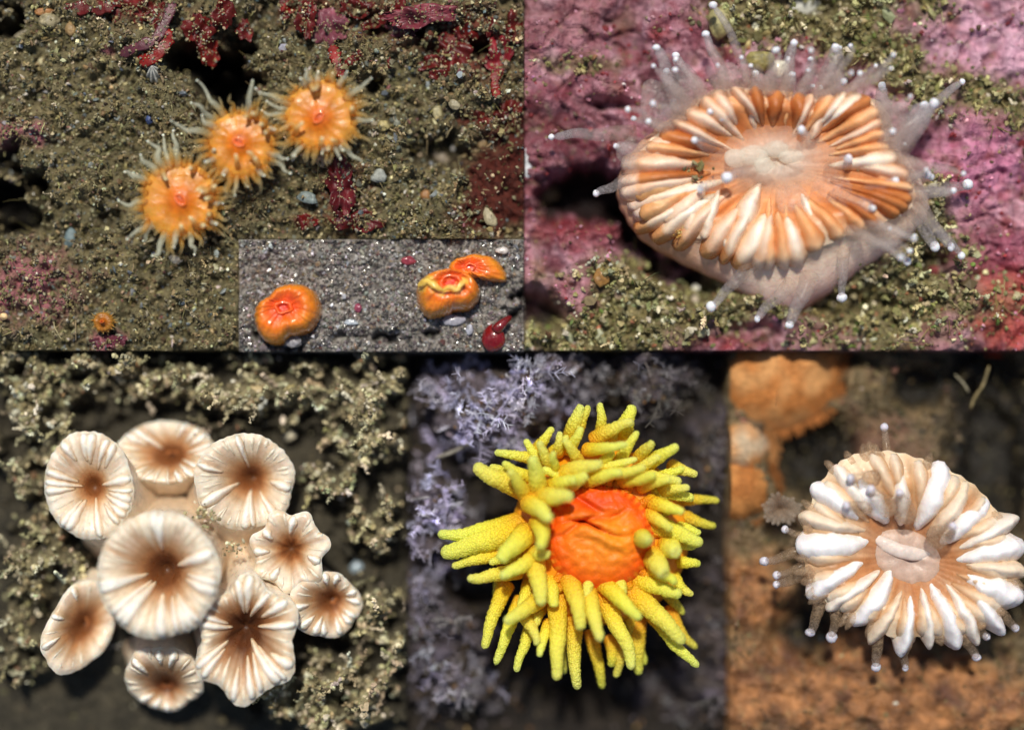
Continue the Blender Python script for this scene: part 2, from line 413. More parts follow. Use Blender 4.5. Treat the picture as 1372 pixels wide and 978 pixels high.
gx = np.linspace(-6000, 6000, 61); GX, GY = np.meshgrid(gx, gx); i_ = np.arange(60)[:, None] * 61; j_ = np.arange(60)[None]
kind(link_mesh('sea_floor', np.stack([GX, GY, -262 + 30 * fbm(GX, GY, 900, 3, 11.) - 30], -1).reshape(-1, 3), np.stack([i_ + j_, i_ + j_ + 1, i_ + 62 + j_, i_ + 61 + j_], -1).reshape(-1, 4), M_ground, attrs={'Col': np.tile(L(92, 84, 62), (3721, 1))}), 'structure')
EXT = 90   # the blocks run on past the frame's edges
# ---- block under the three orange corals
PITS1 = [(312, 125, 30, 60, 120), (262, 88, 40, 20, 90), (245, 75, 30, 14, 60), (12, 262, 40, 48, 110), (8, 38, 26, 22, 70), (610, 70, 50, 22, 40), (595, 205, 40, 22, 50),
         (500, 118, 16, 14, 50), (305, 235, 22, 16, 60), (150, 295, 20, 16, 30), (520, 40, 55, 12, 50), (365, 28, 30, 22, 30), (60, 140, 14, 12, 25)]
def h1(x, y):
    z = 40 + 26 * fbm(x, y, 90, 3, 1.0) + 26 * fbm(x, y, 24, 3, 4.0) + 13 * fbm(x, y, 10, 2, 9.0)
    for i, (a, b, c, d, e) in enumerate(PITS1): z = z - e * blob(x, y, a, b, c, d, .5, 1.1, 26, i)
    return z
OLIVE, TAN, DKRED, PINK, DARK = L(112, 106, 76), L(134, 122, 88), L(112, 26, 26), L(168, 96, 112), L(30, 26, 20)
def c1(x, y, z):
    c = mix(OLIVE * .75, TAN * .8, .5 + 1.3 * fbm(x, y, 40, 4, 3.0))
    z = z - 40; c = mix(c, L(70, 62, 44), np.clip(-z / 28 - .1, 0, .9))  # low ground toned darker: cavity shade put into the mud colour
    for a in ((50, 385, 60, 45), (12, 180, 30, 18), (60, 185, 14, 14), (148, 456, 26, 14), (5, 400, 20, 30), (150, 73, 8, 6)):
        c = mix(c, PINK, .75 * blob(x, y, *a, .5, .9, 22, 2.0))
    for a in ((668, 255, 55, 70), (690, 180, 40, 40), (640, 165, 30, 14), (625, 290, 25, 25)):
        c = mix(c, L(78, 22, 14), .95 * blob(x, y, *a, .4, .7, 30, 5.0))
    for a in ((185, 15, 60, 22), (272, 55, 24, 30), (425, 25, 50, 30), (570, 40, 90, 34), (655, 70, 40, 50), (465, 270, 34, 44), (410, 298, 16, 10)):
        c = mix(c, L(104, 30, 26), .75 * blob(x, y, *a, .5, .9, 20, 6.0))
    c = mix(c, DARK * .5, np.clip((-z - 42) / 30, 0, .95))  # pit floors near-black: crevice shade painted into the colour
    return c
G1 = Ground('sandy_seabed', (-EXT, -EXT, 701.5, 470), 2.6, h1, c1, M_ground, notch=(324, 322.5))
G1.floor = 30
def d1(px, py):
    z = G1.h(px, py) - 40; red = blob(px, py, 672, 250, 50, 70, .4, .6, 30, 5.0)
    return np.clip(1.05 + z / 60, .03, 1) * (1 - .85 * red)
pal1 = [L(168, 152, 112), L(138, 124, 84), L(196, 184, 150), L(112, 104, 82), L(140, 140, 128), L(92, 72, 48), L(225, 220, 205), L(150, 98, 92), L(108, 122, 132)]
wt1 = [30, 30, 14, 16, 9, 12, 2.2, 2, 3]
px, py = G1.scatter(24000, d1); n = len(px)
sz = rng.lognormal(math.log(1.75), .38, n); sz *= np.where(px > 470, 1.15, 1)
p1 = [grains_geo(G1.pos(px, py, 1), sz, pick(n, pal1, wt1, .42) * [.60, .62, .60])]
px, py = G1.scatter(520, d1); n = len(px)
p1.append(grains_geo(G1.pos(px, py, 2), rng.lognormal(math.log(3.6), .35, n), pick(n, [L(150, 156, 156), L(186, 176, 148), L(108, 116, 122), L(128, 106, 74), L(206, 200, 186)], [3, 3, 3, 4, 1], .25) * .8, squash=(.2, .5), rough=.2))
px, py = G1.scatter(4200, lambda a, b: d1(a, b) * np.clip(.45 + 1.2 * fbm(a, b, 50, 3, 8.0), .05, 1))
P, own, s_ = sprigs(G1, px, py, 8, 2.5, 1.4, .7, .9)
cc = .8 * pick(len(px), pal1[:4], [30, 34, 8, 14], .25)[own]
p1.append(grains_geo(P, s_, cc))
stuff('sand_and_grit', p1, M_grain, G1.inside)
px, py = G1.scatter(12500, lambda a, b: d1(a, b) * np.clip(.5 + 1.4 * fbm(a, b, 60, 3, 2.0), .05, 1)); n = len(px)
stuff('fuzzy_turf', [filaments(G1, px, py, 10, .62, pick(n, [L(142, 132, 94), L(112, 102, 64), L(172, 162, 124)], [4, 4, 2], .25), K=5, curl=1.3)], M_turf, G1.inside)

# ---- wet grey sand block
def h1b(x, y):
    z = 40 + 9 * fbm(x, y, 70, 3, 21.0) + 8 * fbm(x, y, 16, 3, 23.0) + 3 * fbm(x, y, 6, 2, 24.0)
    for a in ((520, 452, 26, 7, 25), (575, 448, 16, 5, 18), (455, 452, 14, 6, 18), (697, 395, 12, 8, 40), (690, 425, 14, 8, 30), (347, 448, 8, 10, 25), (395, 466, 20, 6, 20)): z = z - a[4] * blob(x, y, *a[:4], .7, 1.6, 12, 3.0)
    return z
def c1b(x, y, z):
    c = mix(L(128, 122, 116), L(160, 154, 148), .5 + 1.2 * fbm(x, y, 30, 4, 25.0))
    z = z - 40; c = mix(c, L(110, 78, 62), .7 * blob(x, y, 360, 365, 50, 10, .5, .8, 25, 1.0, -20))
    return mix(c, L(40, 36, 34), np.clip((-z - 8) / 14, 0, .9))  # dips painted darker, shade put into the sand colour
G1B = Ground('wet_grey_sand', (324.8, 323.3, 701.5, 471.5), 2.2, h1b, c1b, M_ground)
pal1b = [L(140, 134, 128), L(112, 106, 102), L(172, 168, 164), L(86, 80, 80), L(212, 212, 216), L(150, 132, 110), L(120, 84, 78)]
px, py = G1B.scatter(8800, lambda a, b: np.clip(1.1 + (G1B.h(a, b) - 40) / 22, .05, 1)); n = len(px)
stuff('grey_sand_grains', [grains_geo(G1B.pos(px, py, .6), rng.lognormal(math.log(1.75), .35, n), pick(n, pal1b, [26, 30, 12, 20, 6, 8, 2], .3) * .72)], M_wet, G1B.inside)

# ---- pink crusted rock under the large banded coral
def turf2(x, y):
    """where olive sediment turf covers the pink rock"""
    m = blob(x, y, 1100, 20, 150, 55, .4, .7, 45, 1.) + blob(x, y, 1195, 90, 85, 40, .4, .7, 40, 2., 40) + blob(x, y, 1335, 138, 70, 28, .4, .6, 35, 3., 25) \
        + blob(x, y, 1170, 400, 160, 75, .35, .6, 50, 4.) + blob(x, y, 900, 415, 150, 48, .35, .7, 45, 5., -8) + blob(x, y, 830, 370, 60, 28, .4, .7, 30, 6.) + blob(x, y, 760, 455, 110, 32, .35, .5, 30, 7.) \
        + blob(x, y, 990, 35, 40, 22, .4, .7, 30, 8.) + blob(x, y, 1235, 290, 40, 50, .4, .7, 30, 9.) + .6 * blob(x, y, 770, 90, 60, 14, .4, .9, 30, 10.)
    return np.clip(m, 0, 1)
def plate2(x, y): return 1 / (1 + np.exp(-16 * (fbm(x, y, 75, 4, 55.) + .06)))
DK2 = [(790, 265, 70, 34, 120), (860, 300, 40, 50, 110), (945, 385, 40, 25, 45), (720, 415, 34, 26, 70), (900, 362, 40, 22, 60), (1120, 405, 60, 18, 40), (1080, 10, 40, 14, 40), (815, 142, 30, 8, 35), (1250, 352, 22, 16, 40), (1010, 445, 40, 14, 30)]
def h2(x, y):
    z = 22 + 24 * fbm(x, y, 120, 3, 31.) + 15 * fbm(x, y, 26, 3, 33.) + 5 * fbm(x, y, 8, 2, 34.)
    t = turf2(x, y); z = z + 15 * plate2(x, y) * (1 - t)
    z = z + t * (8 + 30 * fbm(x, y, 22, 3, 36.))
    cr = np.abs(fbm(x * .5 + y * .9, y - x * .4, 60, 2, 37.)); z = z - 12 * np.exp(-(cr / .025) ** 2) * (1 - t)
    for i, a in enumerate(DK2): z = z - a[4] * blob(x, y, *a[:4], .4, .5, 30, i)
    return z
def c2(x, y, z):
    n = fbm(x, y, 28, 4, 41.)
    c = mix(L(126, 66, 80), L(188, 134, 148), .42 + 1.7 * n)
    pl = plate2(x, y); c = mix(c * .62, c, pl); c = mix(c, L(220, 176, 190), .55 * np.exp(-((pl - .55) / .22) ** 2))
    c = mix(c, L(214, 168, 190), .7 * blob(x, y, 1330, 60, 90, 60, .5, .5, 30, 1.))
    c = mix(c, L(196, 122, 158), .6 * blob(x, y, 1300, 220, 90, 60, .5, .5, 30, 2.))
    c = mix(c, L(128, 36, 38), .8 * np.clip(2.6 * fbm(x, y, 34, 4, 43.) - .25, 0, 1))
    c = mix(c, L(116, 92, 62), .7 * np.clip(2.6 * fbm(x, y, 50, 4, 49.) - .35, 0, 1))
    c = mix(c, L(104, 44, 54), .75 * blob(x, y, 745, 185, 90, 70, .5, .7, 30, 3.)); c = mix(c, L(120, 78, 78), .5 * blob(x, y, 760, 30, 90, 40, .5, .8, 30, 13.))
    c = mix(c, L(120, 34, 40), .8 * blob(x, y, 770, 308, 80, 22, .5, .6, 30, 4.))
    c = mix(c, L(170, 66, 58), .85 * blob(x, y, 1345, 405, 55, 70, .4, .6, 26, 5.))
    c = mix(c, L(146, 70, 96), .6 * blob(x, y, 1340, 340, 60, 30, .4, .6, 26, 6.))
    c = mix(c, L(120, 118, 82), .6 * np.clip(2.5 * fbm(x, y, 14, 3, 47.) - .55, 0, 1))
    c = mix(c, L(112, 104, 66), turf2(x, y) * .95)
    z = z - 22; return mix(c, L(24, 16, 12), np.clip((-z - 30) / 35, 0, .95))  # deep hollows near-black, their shade painted over the crust colours
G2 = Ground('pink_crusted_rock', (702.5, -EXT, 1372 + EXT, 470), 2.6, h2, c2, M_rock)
pal2 = [L(150, 142, 98), L(122, 116, 72), L(182, 174, 134), L(92, 88, 54), L(204, 198, 172), L(140, 92, 66), L(96, 112, 52)]
dk2 = lambda a, b: np.clip(1.1 + G2.h(a, b) / 70, .05, 1)
px, py = G2.scatter(13500, lambda a, b: turf2(a, b) * dk2(a, b)); n = len(px)
p2 = [grains_geo(G2.pos(px, py, 1), rng.lognormal(math.log(2.7), .4, n), pick(n, pal2, [30, 26, 14, 16, 5, 5, 5], .3))]
px, py = G2.scatter(2600, lambda a, b: turf2(a, b) ** 2 * dk2(a, b))
P, own, s_ = sprigs(G2, px, py, 8, 3.6, 2.3, .7, .8)
p2.append(grains_geo(P, s_, pick(len(px), pal2[:5], [30, 22, 16, 8, 5], .25)[own]))
px, py = G2.scatter(9000, lambda a, b: (1 - turf2(a, b)) * dk2(a, b) * np.clip(1.6 * fbm(a, b, 25, 3, 51.) + .22, 0, 1)); n = len(px)
p2.append(grains_geo(G2.pos(px, py, .5), rng.lognormal(math.log(1.8), .45, n), pick(n, [L(196, 140, 160), L(140, 126, 88), L(130, 44, 48), L(226, 214, 210), L(92, 70, 50)], [5, 5, 4, .6, 3], .25)))
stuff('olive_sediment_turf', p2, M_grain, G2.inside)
px, py = G2.scatter(5200, lambda a, b: (blob(a, b, 1335, 140, 60, 34, .4, .5, 30, 3., 25) + .3 * turf2(a, b)) * dk2(a, b)); n = len(px)
stuff('olive_fuzz', [filaments(G2, px, py, 15, .9, pick(n, [L(134, 122, 78), L(108, 100, 58), L(168, 158, 112)], [4, 4, 2], .2), K=5, curl=1.0, dirs=np.array([.2, -.9]))], M_turf, G2.inside)

# ---- dark rock with pale sediment clumps under the brown-and-white colony
def lump3(x, y):
    m = blob(x, y, 130, 500, 130, 55, .35, .8, 45, 1.) + blob(x, y, 40, 610, 60, 90, .35, .8, 40, 2.) + blob(x, y, 335, 525, 110, 60, .35, .8, 45, 3.) + blob(x, y, 60, 760, 60, 75, .35, .7, 40, 4.) \
        + blob(x, y, 500, 560, 70, 70, .35, .9, 40, 5.) + blob(x, y, 510, 830, 60, 70, .35, .7, 40, 6.) + blob(x, y, 450, 935, 130, 50, .35, .6, 40, 7.) + blob(x, y, 440, 640, 40, 36, .4, .8, 30, 8.) \
        + blob(x, y, 505, 700, 50, 40, .4, .9, 30, 9.) + blob(x, y, 30, 870, 40, 50, .4, .8, 30, 10.) + blob(x, y, 420, 880, 34, 24, .4, .6, 25, 11.) + blob(x, y, 500, 490, 70, 30, .4, .7, 30, 12.) + blob(x, y, 25, 500, 40, 40, .4, .8, 30, 13.)
    return np.clip(m, 0, 1)
def h3(x, y):
    l = lump3(x, y)
    return -52 + 20 * fbm(x, y, 110, 3, 61.) + l * (58 + 84 * fbm(x, y, 32, 3, 62.)) + 4 * fbm(x, y, 9, 2, 63.) + 50 * blob(x, y, 260, 760, 190, 170, .4, .2, 60, 1.) * (1 - l)
def c3(x, y, z):
    c = mix(L(52, 48, 38), L(74, 68, 54), .5 + fbm(x, y, 30, 3, 64.))
    return mix(c, L(140, 130, 98), lump3(x, y) * np.clip(.35 + z / 45, 0, 1))  # clumps fade dark where low: shade of the gaps put into the colour
G3 = Ground('dark_sediment_rock', (-EXT, 470.8, 544, 978 + EXT), 2.6, h3, c3, M_ground)
pal3 = [L(176, 166, 130), L(150, 140, 104), L(200, 192, 160), L(120, 110, 80), L(218, 212, 188), L(128, 96, 66)]
d3 = lambda a, b: lump3(a, b) * np.clip(.42 + G3.h(a, b) / 42, .02, 1)
px, py = G3.scatter(24000, d3); n = len(px)
p3 = [grains_geo(G3.pos(px, py, 1), rng.lognormal(math.log(2.25), .42, n), 1.1 * pick(n, pal3, [30, 26, 16, 12, 4, 3], .25))]
px, py = G3.scatter(5600, lambda a, b: d3(a, b) * np.clip(.35 + 1.8 * fbm(a, b, 30, 3, 66.), 0.02, 1))
P, own, s_ = sprigs(G3, px, py, 14, 3.6, 2.1, .6, .9)
p3.append(grains_geo(P, s_, pick(len(px), pal3[:5], [30, 22, 18, 8, 4], .2)[own]))
px, py = G3.scatter(2200, lambda a, b: .5 * (1 - lump3(a, b))); n = len(px)
p3.append(grains_geo(G3.pos(px, py, .5), rng.lognormal(math.log(1.8), .4, n), pick(n, pal3[:4], [1, 2, .5, 6], .3) * .55))
stuff('pale_sediment_clumps', p3, M_grain, G3.inside)

# ---- dark rock with lavender turf under the yellow coral
def lump4(x, y):
    m = 1.0 * blob(x, y, 660, 540, 105, 75, .4, .6, 45, 1.) + .9 * blob(x, y, 570, 690, 36, 60, .4, .8, 35, 2.) + .8 * blob(x, y, 620, 740, 40, 50, .4, .8, 35, 3.) + .9 * blob(x, y, 870, 510, 60, 50, .4, .7, 40, 4.) \
        + .6 * blob(x, y, 955, 600, 34, 70, .4, .7, 35, 5.) + .55 * blob(x, y, 955, 880, 36, 90, .4, .8, 35, 6.) + .75 * blob(x, y, 600, 890, 60, 70, .4, .9, 40, 7.) + .6 * blob(x, y, 760, 490, 60, 30, .4, .7, 35, 8.) + .5 * blob(x, y, 900, 935, 60, 30, .4, .8, 30, 9.) + .7 * blob(x, y, 560, 800, 30, 50, .4, .7, 30, 10.)
    return np.clip(m, 0, 1)
def h4(x, y):
    l = lump4(x, y)
    return -70 + 24 * fbm(x, y, 90, 3, 71.) + l * (78 + 50 * fbm(x, y, 40, 3, 72.)) + 5 * fbm(x, y, 10, 2, 73.) - 60 * blob(x, y, 850, 920, 130, 50, .4, .4, 50, 1.)
def c4(x, y, z):
    c = mix(L(22, 19, 17), L(48, 40, 32), .5 + fbm(x, y, 30, 3, 74.))
    return mix(c, mix(L(86, 74, 66), L(112, 104, 120), .5 + 1.5 * fbm(x, y, 40, 3, 75.)), lump4(x, y) * .85)
G4 = Ground('dark_turf_rock', (545, 472.3, 977, 978 + EXT), 2.6, h4, c4, M_ground)
d4 = lambda a, b: lump4(a, b) * np.clip(.3 + 1.6 * fbm(a, b, 45, 3, 76.) + .35, .04, 1)
px, py = G4.scatter(3000, d4); n = len(px)
lav = np.clip(blob(px, py, 650, 560, 130, 130, .6, .5, 50, 2.) * .7 + .6 * blob(px, py, 570, 700, 50, 100, .6, .5, 40, 3.) + .4 * blob(px, py, 600, 890, 70, 60, .6, .6, 40, 4.) + .12, 0, .9)
c4t = mix(pick(n, [L(128, 118, 112), L(104, 92, 78), L(150, 144, 146)], [4, 4, 2], .2), pick(n, [L(166, 164, 214), L(140, 136, 184), L(196, 196, 236)], [4, 4, 2], .2), lav + rng.normal(0, .15, n))
stuff('lavender_feather_turf', tufts(G4, px, py, 3, 20, .95, mix(c4t, c4t.mean(1, keepdims=True) * [1.04, 1, .94], .42) * (.42 + 1.15 * lav)[:, None]), M_turf, G4.inside)
px, py = G4.scatter(4200, lambda a, b: .15 + .85 * d4(a, b)); n = len(px)
stuff('dark_silt_grains', [grains_geo(G4.pos(px, py, 1), rng.lognormal(math.log(2.2), .4, n), pick(n, [L(92, 80, 60), L(60, 48, 36), L(128, 118, 122), L(112, 84, 46)], [4, 5, 3, 2], .3))], M_grain, G4.inside)

# ---- rusty sponge-crusted rock under the white coral
DK5 = [(1090, 610, 55, 55, 70), (1345, 600, 60, 110, 90), (1240, 520, 45, 28, 40), (1100, 500, 30, 40, 50), (1350, 800, 30, 70, 60), (1075, 850, 50, 40, 35), (1290, 480, 60, 16, 25), (1140, 480, 30, 14, 30), (1290, 890, 30, 10, 15)]
def rust5(x, y): return np.clip(blob(x, y, 1090, 930, 190, 75, .45, .6, 60, 1.) + blob(x, y, 1010, 800, 60, 60, .5, .6, 50, 2.) + blob(x, y, 1280, 940, 130, 55, .45, .6, 60, 3.) + blob(x, y, 1170, 865, 70, 30, .5, .5, 50, 4.), 0, 1)
def h5(x, y):
    z = -12 + 20 * fbm(x, y, 100, 3, 81.) + 10 * fbm(x, y, 22, 3, 82.) + 3 * fbm(x, y, 7, 2, 83.)
    for i, a in enumerate(DK5): z = z - a[4] * blob(x, y, *a[:4], .5, .5, 40, i)
    return z + 14 * rust5(x, y)
def c5(x, y, z):
    n = fbm(x, y, 35, 4, 84.)
    c = mix(L(78, 66, 44), L(128, 108, 76), .5 + 1.4 * n)
    c = mix(c, L(128, 84, 72), .6 * blob(x, y, 1180, 600, 60, 40, .5, .6, 30, 7.))
    c = mix(c, mix(L(108, 70, 40), L(180, 124, 76), .46 + 1.5 * n), rust5(x, y))
    c = mix(c, L(86, 54, 44), .7 * np.clip(2.4 * fbm(x, y, 40, 4, 86.) - .2, 0, 1)); c = mix(c, L(116, 104, 66), .6 * np.clip(2.4 * fbm(x, y, 26, 4, 89.) - .4, 0, 1))
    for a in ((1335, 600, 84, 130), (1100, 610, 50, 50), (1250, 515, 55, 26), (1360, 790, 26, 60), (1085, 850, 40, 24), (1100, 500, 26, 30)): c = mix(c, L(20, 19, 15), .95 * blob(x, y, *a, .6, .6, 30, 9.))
    return mix(c, L(26, 22, 16), np.clip((-z - 24) / 26, 0, .95))  # low rock darkened to near-black, crevice shade baked into the colour
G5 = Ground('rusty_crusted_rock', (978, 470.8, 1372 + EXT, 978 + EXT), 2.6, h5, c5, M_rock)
pal5 = [L(120, 106, 72), L(92, 78, 48), L(160, 144, 108), L(70, 62, 40), L(150, 104, 84), L(214, 206, 190), L(52, 60, 58)]
px, py = G5.scatter(5200, lambda a, b: (1 - .93 * rust5(a, b)) * .8); n = len(px)
p5 = [grains_geo(G5.pos(px, py, .5), rng.lognormal(math.log(1.8), .4, n), pick(n, pal5, [20, 20, 8, 20, 5, .15, 5], .3) * (np.clip(1 + G5.h(px, py) / 90, .25, 1) * (1 - .8 * blob(px, py, 1335, 600, 84, 130, .6, .6, 30, 9.)))[:, None])]  # grains in low spots darkened, shade put into their colour
px, py = G5.scatter(1300, lambda a, b: (1 - rust5(a, b)) * np.clip(fbm(a, b, 40, 3, 88.) * 2 + .3, 0, 1))
P, own, s_ = sprigs(G5, px, py, 6, 2.6, 1.6, .7, .9)
p5.append(grains_geo(P, s_, pick(len(px), pal5[:4], [20, 16, 8, 12], .25)[own]))
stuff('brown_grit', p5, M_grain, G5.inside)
px, py = G5.scatter(3000, lambda a, b: (1 - .7 * rust5(a, b))); n = len(px)
stuff('brown_fuzz', [filaments(G5, px, py, 13, .7, pick(n, [L(120, 108, 76), L(86, 76, 52), L(150, 138, 104), L(54, 56, 50)], [3, 4, .8, 4], .25), K=5, curl=1.2)], M_turf, G5.inside)

# ------------------------------------------------------------------ small stones, shells, algae
def stone(G, px, py, rx, ry, col, label, cat='pebble', name='pebble', group=None, rot=0, mat=None, sq=.6, lift=.25):
    V, F = sphere(np.zeros(3), 1, 14, 10)
    rx, ry = (rx * .85, ry * .85) if G is G1 else (rx, ry); col = col * (.8 if G is G1 else 1)
    nrm = 1 + .32 * pn(V[:, 0] * 1.3 + px, V[:, 1] * 1.3 + py, V[:, 2] * 1.3) + .1 * pn(V[:, 0] * 3 + px, V[:, 1] * 3, V[:, 2] * 3 + 5)
    V = V * nrm[:, None] * np.array([rx, ry, min(rx, ry) * sq]); col = col[None] * (1 + .5 * pn(V[:, 0] / 5 + px, V[:, 1] / 5, 1.))[:, None].clip(.5, 1.4); a = R(rot)
    V[:, :2] = V[:, :2] @ np.array([[math.cos(a), math.sin(a)], [-math.sin(a), math.cos(a)]])
    z = float(G.h(px, py)); org = W(px, py, z); V = V + org + [0, 0, min(rx, ry) * lift + 3]
    x0, y0, x1, y1 = G.rect
    V[:, 0] = np.clip(V[:, 0], x0 - 686 + 1, x1 - 686 - 1); V[:, 1] = np.clip(V[:, 1], 489 - y1 + 1, 489 - y0 - 1)
    o = link_mesh(name, V, F, mat or M_stone, origin=org, attrs={'Col': col})
    return tag(o, label, cat, group)
g1 = 'small stones among the grit'
stone(G1, 95, 319, 10, 15, L(118, 138, 142), 'smooth blue-grey oval pebble on tan grit, left of the lowest large orange coral', group=g1, rot=-15)
stone(G1, 508, 237, 12, 11, L(172, 176, 168), 'pale grey rounded pebble right of the dark red weed patch', group=g1)
stone(G1, 412, 266, 17, 9, L(128, 142, 140), 'flat blue-grey stone chip left of the dark red weed patch', group=g1, rot=-12, sq=.35)
stone(G1, 656, 292, 9, 17, L(184, 172, 138), 'cream almond-shaped shell piece against the dark maroon crust', 'shell piece', 'shell_fragment', rot=30, sq=.4)
stone(G1, 236, 348, 11, 7, L(208, 200, 184), 'white oval pebble just below the lowest large orange coral', group=g1, rot=-20)
stone(G1, 514, 169, 10, 9, L(178, 164, 112), 'yellowish round pebble right of the uppermost orange coral', group=g1)
stone(G1, 201, 161, 6, 7, L(70, 86, 132), 'tiny deep blue pebble on the tan grit', group=g1)
stone(G1, 586, 152, 8, 12, L(188, 178, 136), 'tall cream pebble of the pair below the red weed on the right', group=g1)
stone(G1, 609, 141, 10, 7, L(170, 160, 130), 'speckled tan shell half tilted beside the tall cream pebble', 'shell piece', 'shell_fragment', rot=-35, sq=.45)
stone(G1, 647, 192, 9, 12, L(170, 142, 104), 'tan upright pebble in the dark hollow near the right side', group=g1)
stone(G1, 592, 212, 16, 9, L(138, 124, 104), 'long dull brown stone sliver left of the dark hollow', group=g1, rot=-40, sq=.4)
stone(G1, 608, 197, 4, 7, L(235, 232, 226), 'tiny bright white chip above the long brown sliver', group=g1, rot=-20)
stone(G1, 435, 214, 15, 12, L(206, 188, 158), 'cream broken barnacle plate under the uppermost orange coral', 'shell piece', 'shell_fragment', sq=.5)
stone(G1, 570, 262, 8, 8, L(166, 120, 74), 'orange-brown round pebble in the grit on the right', group=g1)
stone(G1, 462, 255, 8, 6, L(110, 132, 146), 'slate blue pebble just right of the dark red weed patch', group=g1)
stone(G1, 60, 17, 14, 7, L(178, 126, 76), 'orange stone lying at the top left corner', group=g1)
stone(G1, 66, 30, 16, 13, L(172, 160, 126), 'tan rounded stone below the orange corner stone', group=g1)
stone(G1, 35, 50, 22, 10, L(150, 140, 116), 'grey-brown flat stone by the dark hole in the left corner', group=g1, rot=20)
stone(G1, 96, 40, 9, 11, L(182, 150, 104), 'sandy brown pebble left of the big red weed patch', group=g1)
stone(G1, 6, 424, 6, 6, L(240, 205, 150), 'bright cream bead at the left edge beside pink crust', group=g1)
stone(G1B, 394, 458, 11, 8, L(150, 148, 152), 'clear grey quartz pebble in the notch of the left orange blob', mat=M_wet)
stone(G1B, 607, 429, 15, 8, L(168, 166, 176), 'glassy grey pebble cluster tucked under the yellow-crowned orange blob', mat=M_wet)
stone(G1B, 673, 336, 9, 5, L(205, 196, 190), 'pale pink flat pebble above the lobed orange blob', mat=M_wet)
stone(G1B, 471, 432, 9, 4, L(170, 178, 186), 'flat pale blue chip on the grey sand below its middle', mat=M_wet)
stone(G1B, 629, 442, 5, 7, L(176, 178, 190), 'small bluish pebble between the dark red jelly blob and orange blob', mat=M_wet)
stone(G1B, 547, 350, 10, 6, L(150, 62, 74), 'maroon shell chip on the upper grey sand', 'shell piece', 'shell_fragment', mat=M_wet)
stone(G1B, 480, 413, 5, 6, L(150, 70, 92), 'small purple-pink chip in the middle of the grey sand', 'shell piece', 'shell_fragment', mat=M_wet)
stone(G2, 704, 216, 10, 24, L(206, 210, 216), 'smooth white oval shell half at the left edge of the pink rock', 'shell', 'shell', sq=.6)
stone(G2, 1066, 14, 34, 11, L(206, 206, 196), 'blurred white shell lying in olive turf at the top', 'shell', 'shell', rot=18, sq=.6)
stone(G2, 731, 259, 17, 12, L(120, 106, 74), 'dull olive round lump in the dark hollow left of the banded coral', 'pebble')
stone(G2, 806, 372, 11, 13, L(160, 118, 62), 'amber brown lump between olive clumps at lower left', 'pebble', mat=M_gloss)
stone(G2, 1044, 92, 12, 11, L(226, 220, 200), 'shiny pearl-like bead behind the banded coral', 'bead', 'pearly_bead', mat=M_wet)
stone(G2, 1018, 82, 20, 13, L(134, 124, 74), 'olive rounded lump beside the pearly bead', 'pebble')
stone(G2, 1249, 364, 9, 8, L(190, 96, 96), 'small salmon pink lump in olive turf right of the coral', 'pebble')
stone(G2, 965, 30, 16, 22, L(150, 142, 96), 'blurred yellow-olive lump at the top middle of the pink rock', 'pebble')
stone(G3, 388, 583, 10, 9, L(208, 198, 170), 'cream round grain cluster at the edge of the upper right dark gap', 'pebble')
stone(G3, 478, 760, 9, 10, L(150, 168, 180), 'pale bluish bead at the right end of the colony', 'bead', 'pearly_bead', mat=M_wet)
stone(G5, 1340, 474, 22, 4, L(176, 64, 38), 'bright red-orange crust piece at the top right corner', 'crust', 'orange_crust', mat=M_sponge, sq=1)
# ribbed shell
def ribbed_shell(G, px, py, r, rot, label):
    n = 64; a = np.linspace(0, 2 * np.pi, n, endpoint=False); loops = []
    rib = 1 + .09 * np.cos(9 * a)
    for u, z in ((1, 0), (.97, 3), (.72, 10), (.42, 16), (.16, 19)):
        k = 1 + (rib - 1) * u
        loops.append(np.stack([r * u * k * np.cos(a) * .85, r * u * k * np.sin(a) * 1.1 + (1 - u) * r * .5, z + (k - 1) * 25 * u], -1))
    V, F, rid = loft(loops, np.array([0, r * .5, 20])); ca, sa = math.cos(R(rot)), math.sin(R(rot))
    V[:, :2] = V[:, :2] @ np.array([[ca, sa], [-sa, ca]])
    org = W(px, py, float(G.h(px, py))); aa = np.append(np.tile(a, 5), 0)
    col = mix(L(206, 206, 198), L(128, 132, 130), .5 - .5 * np.cos(9 * aa))
    return tag(link_mesh('ribbed_shell', V + org, F, M_stone, origin=org, attrs={'Col': col}), label, 'shell')
ribbed_shell(G1, 207, 97, 13, 8, 'small white ribbed limpet shell below the red weed')

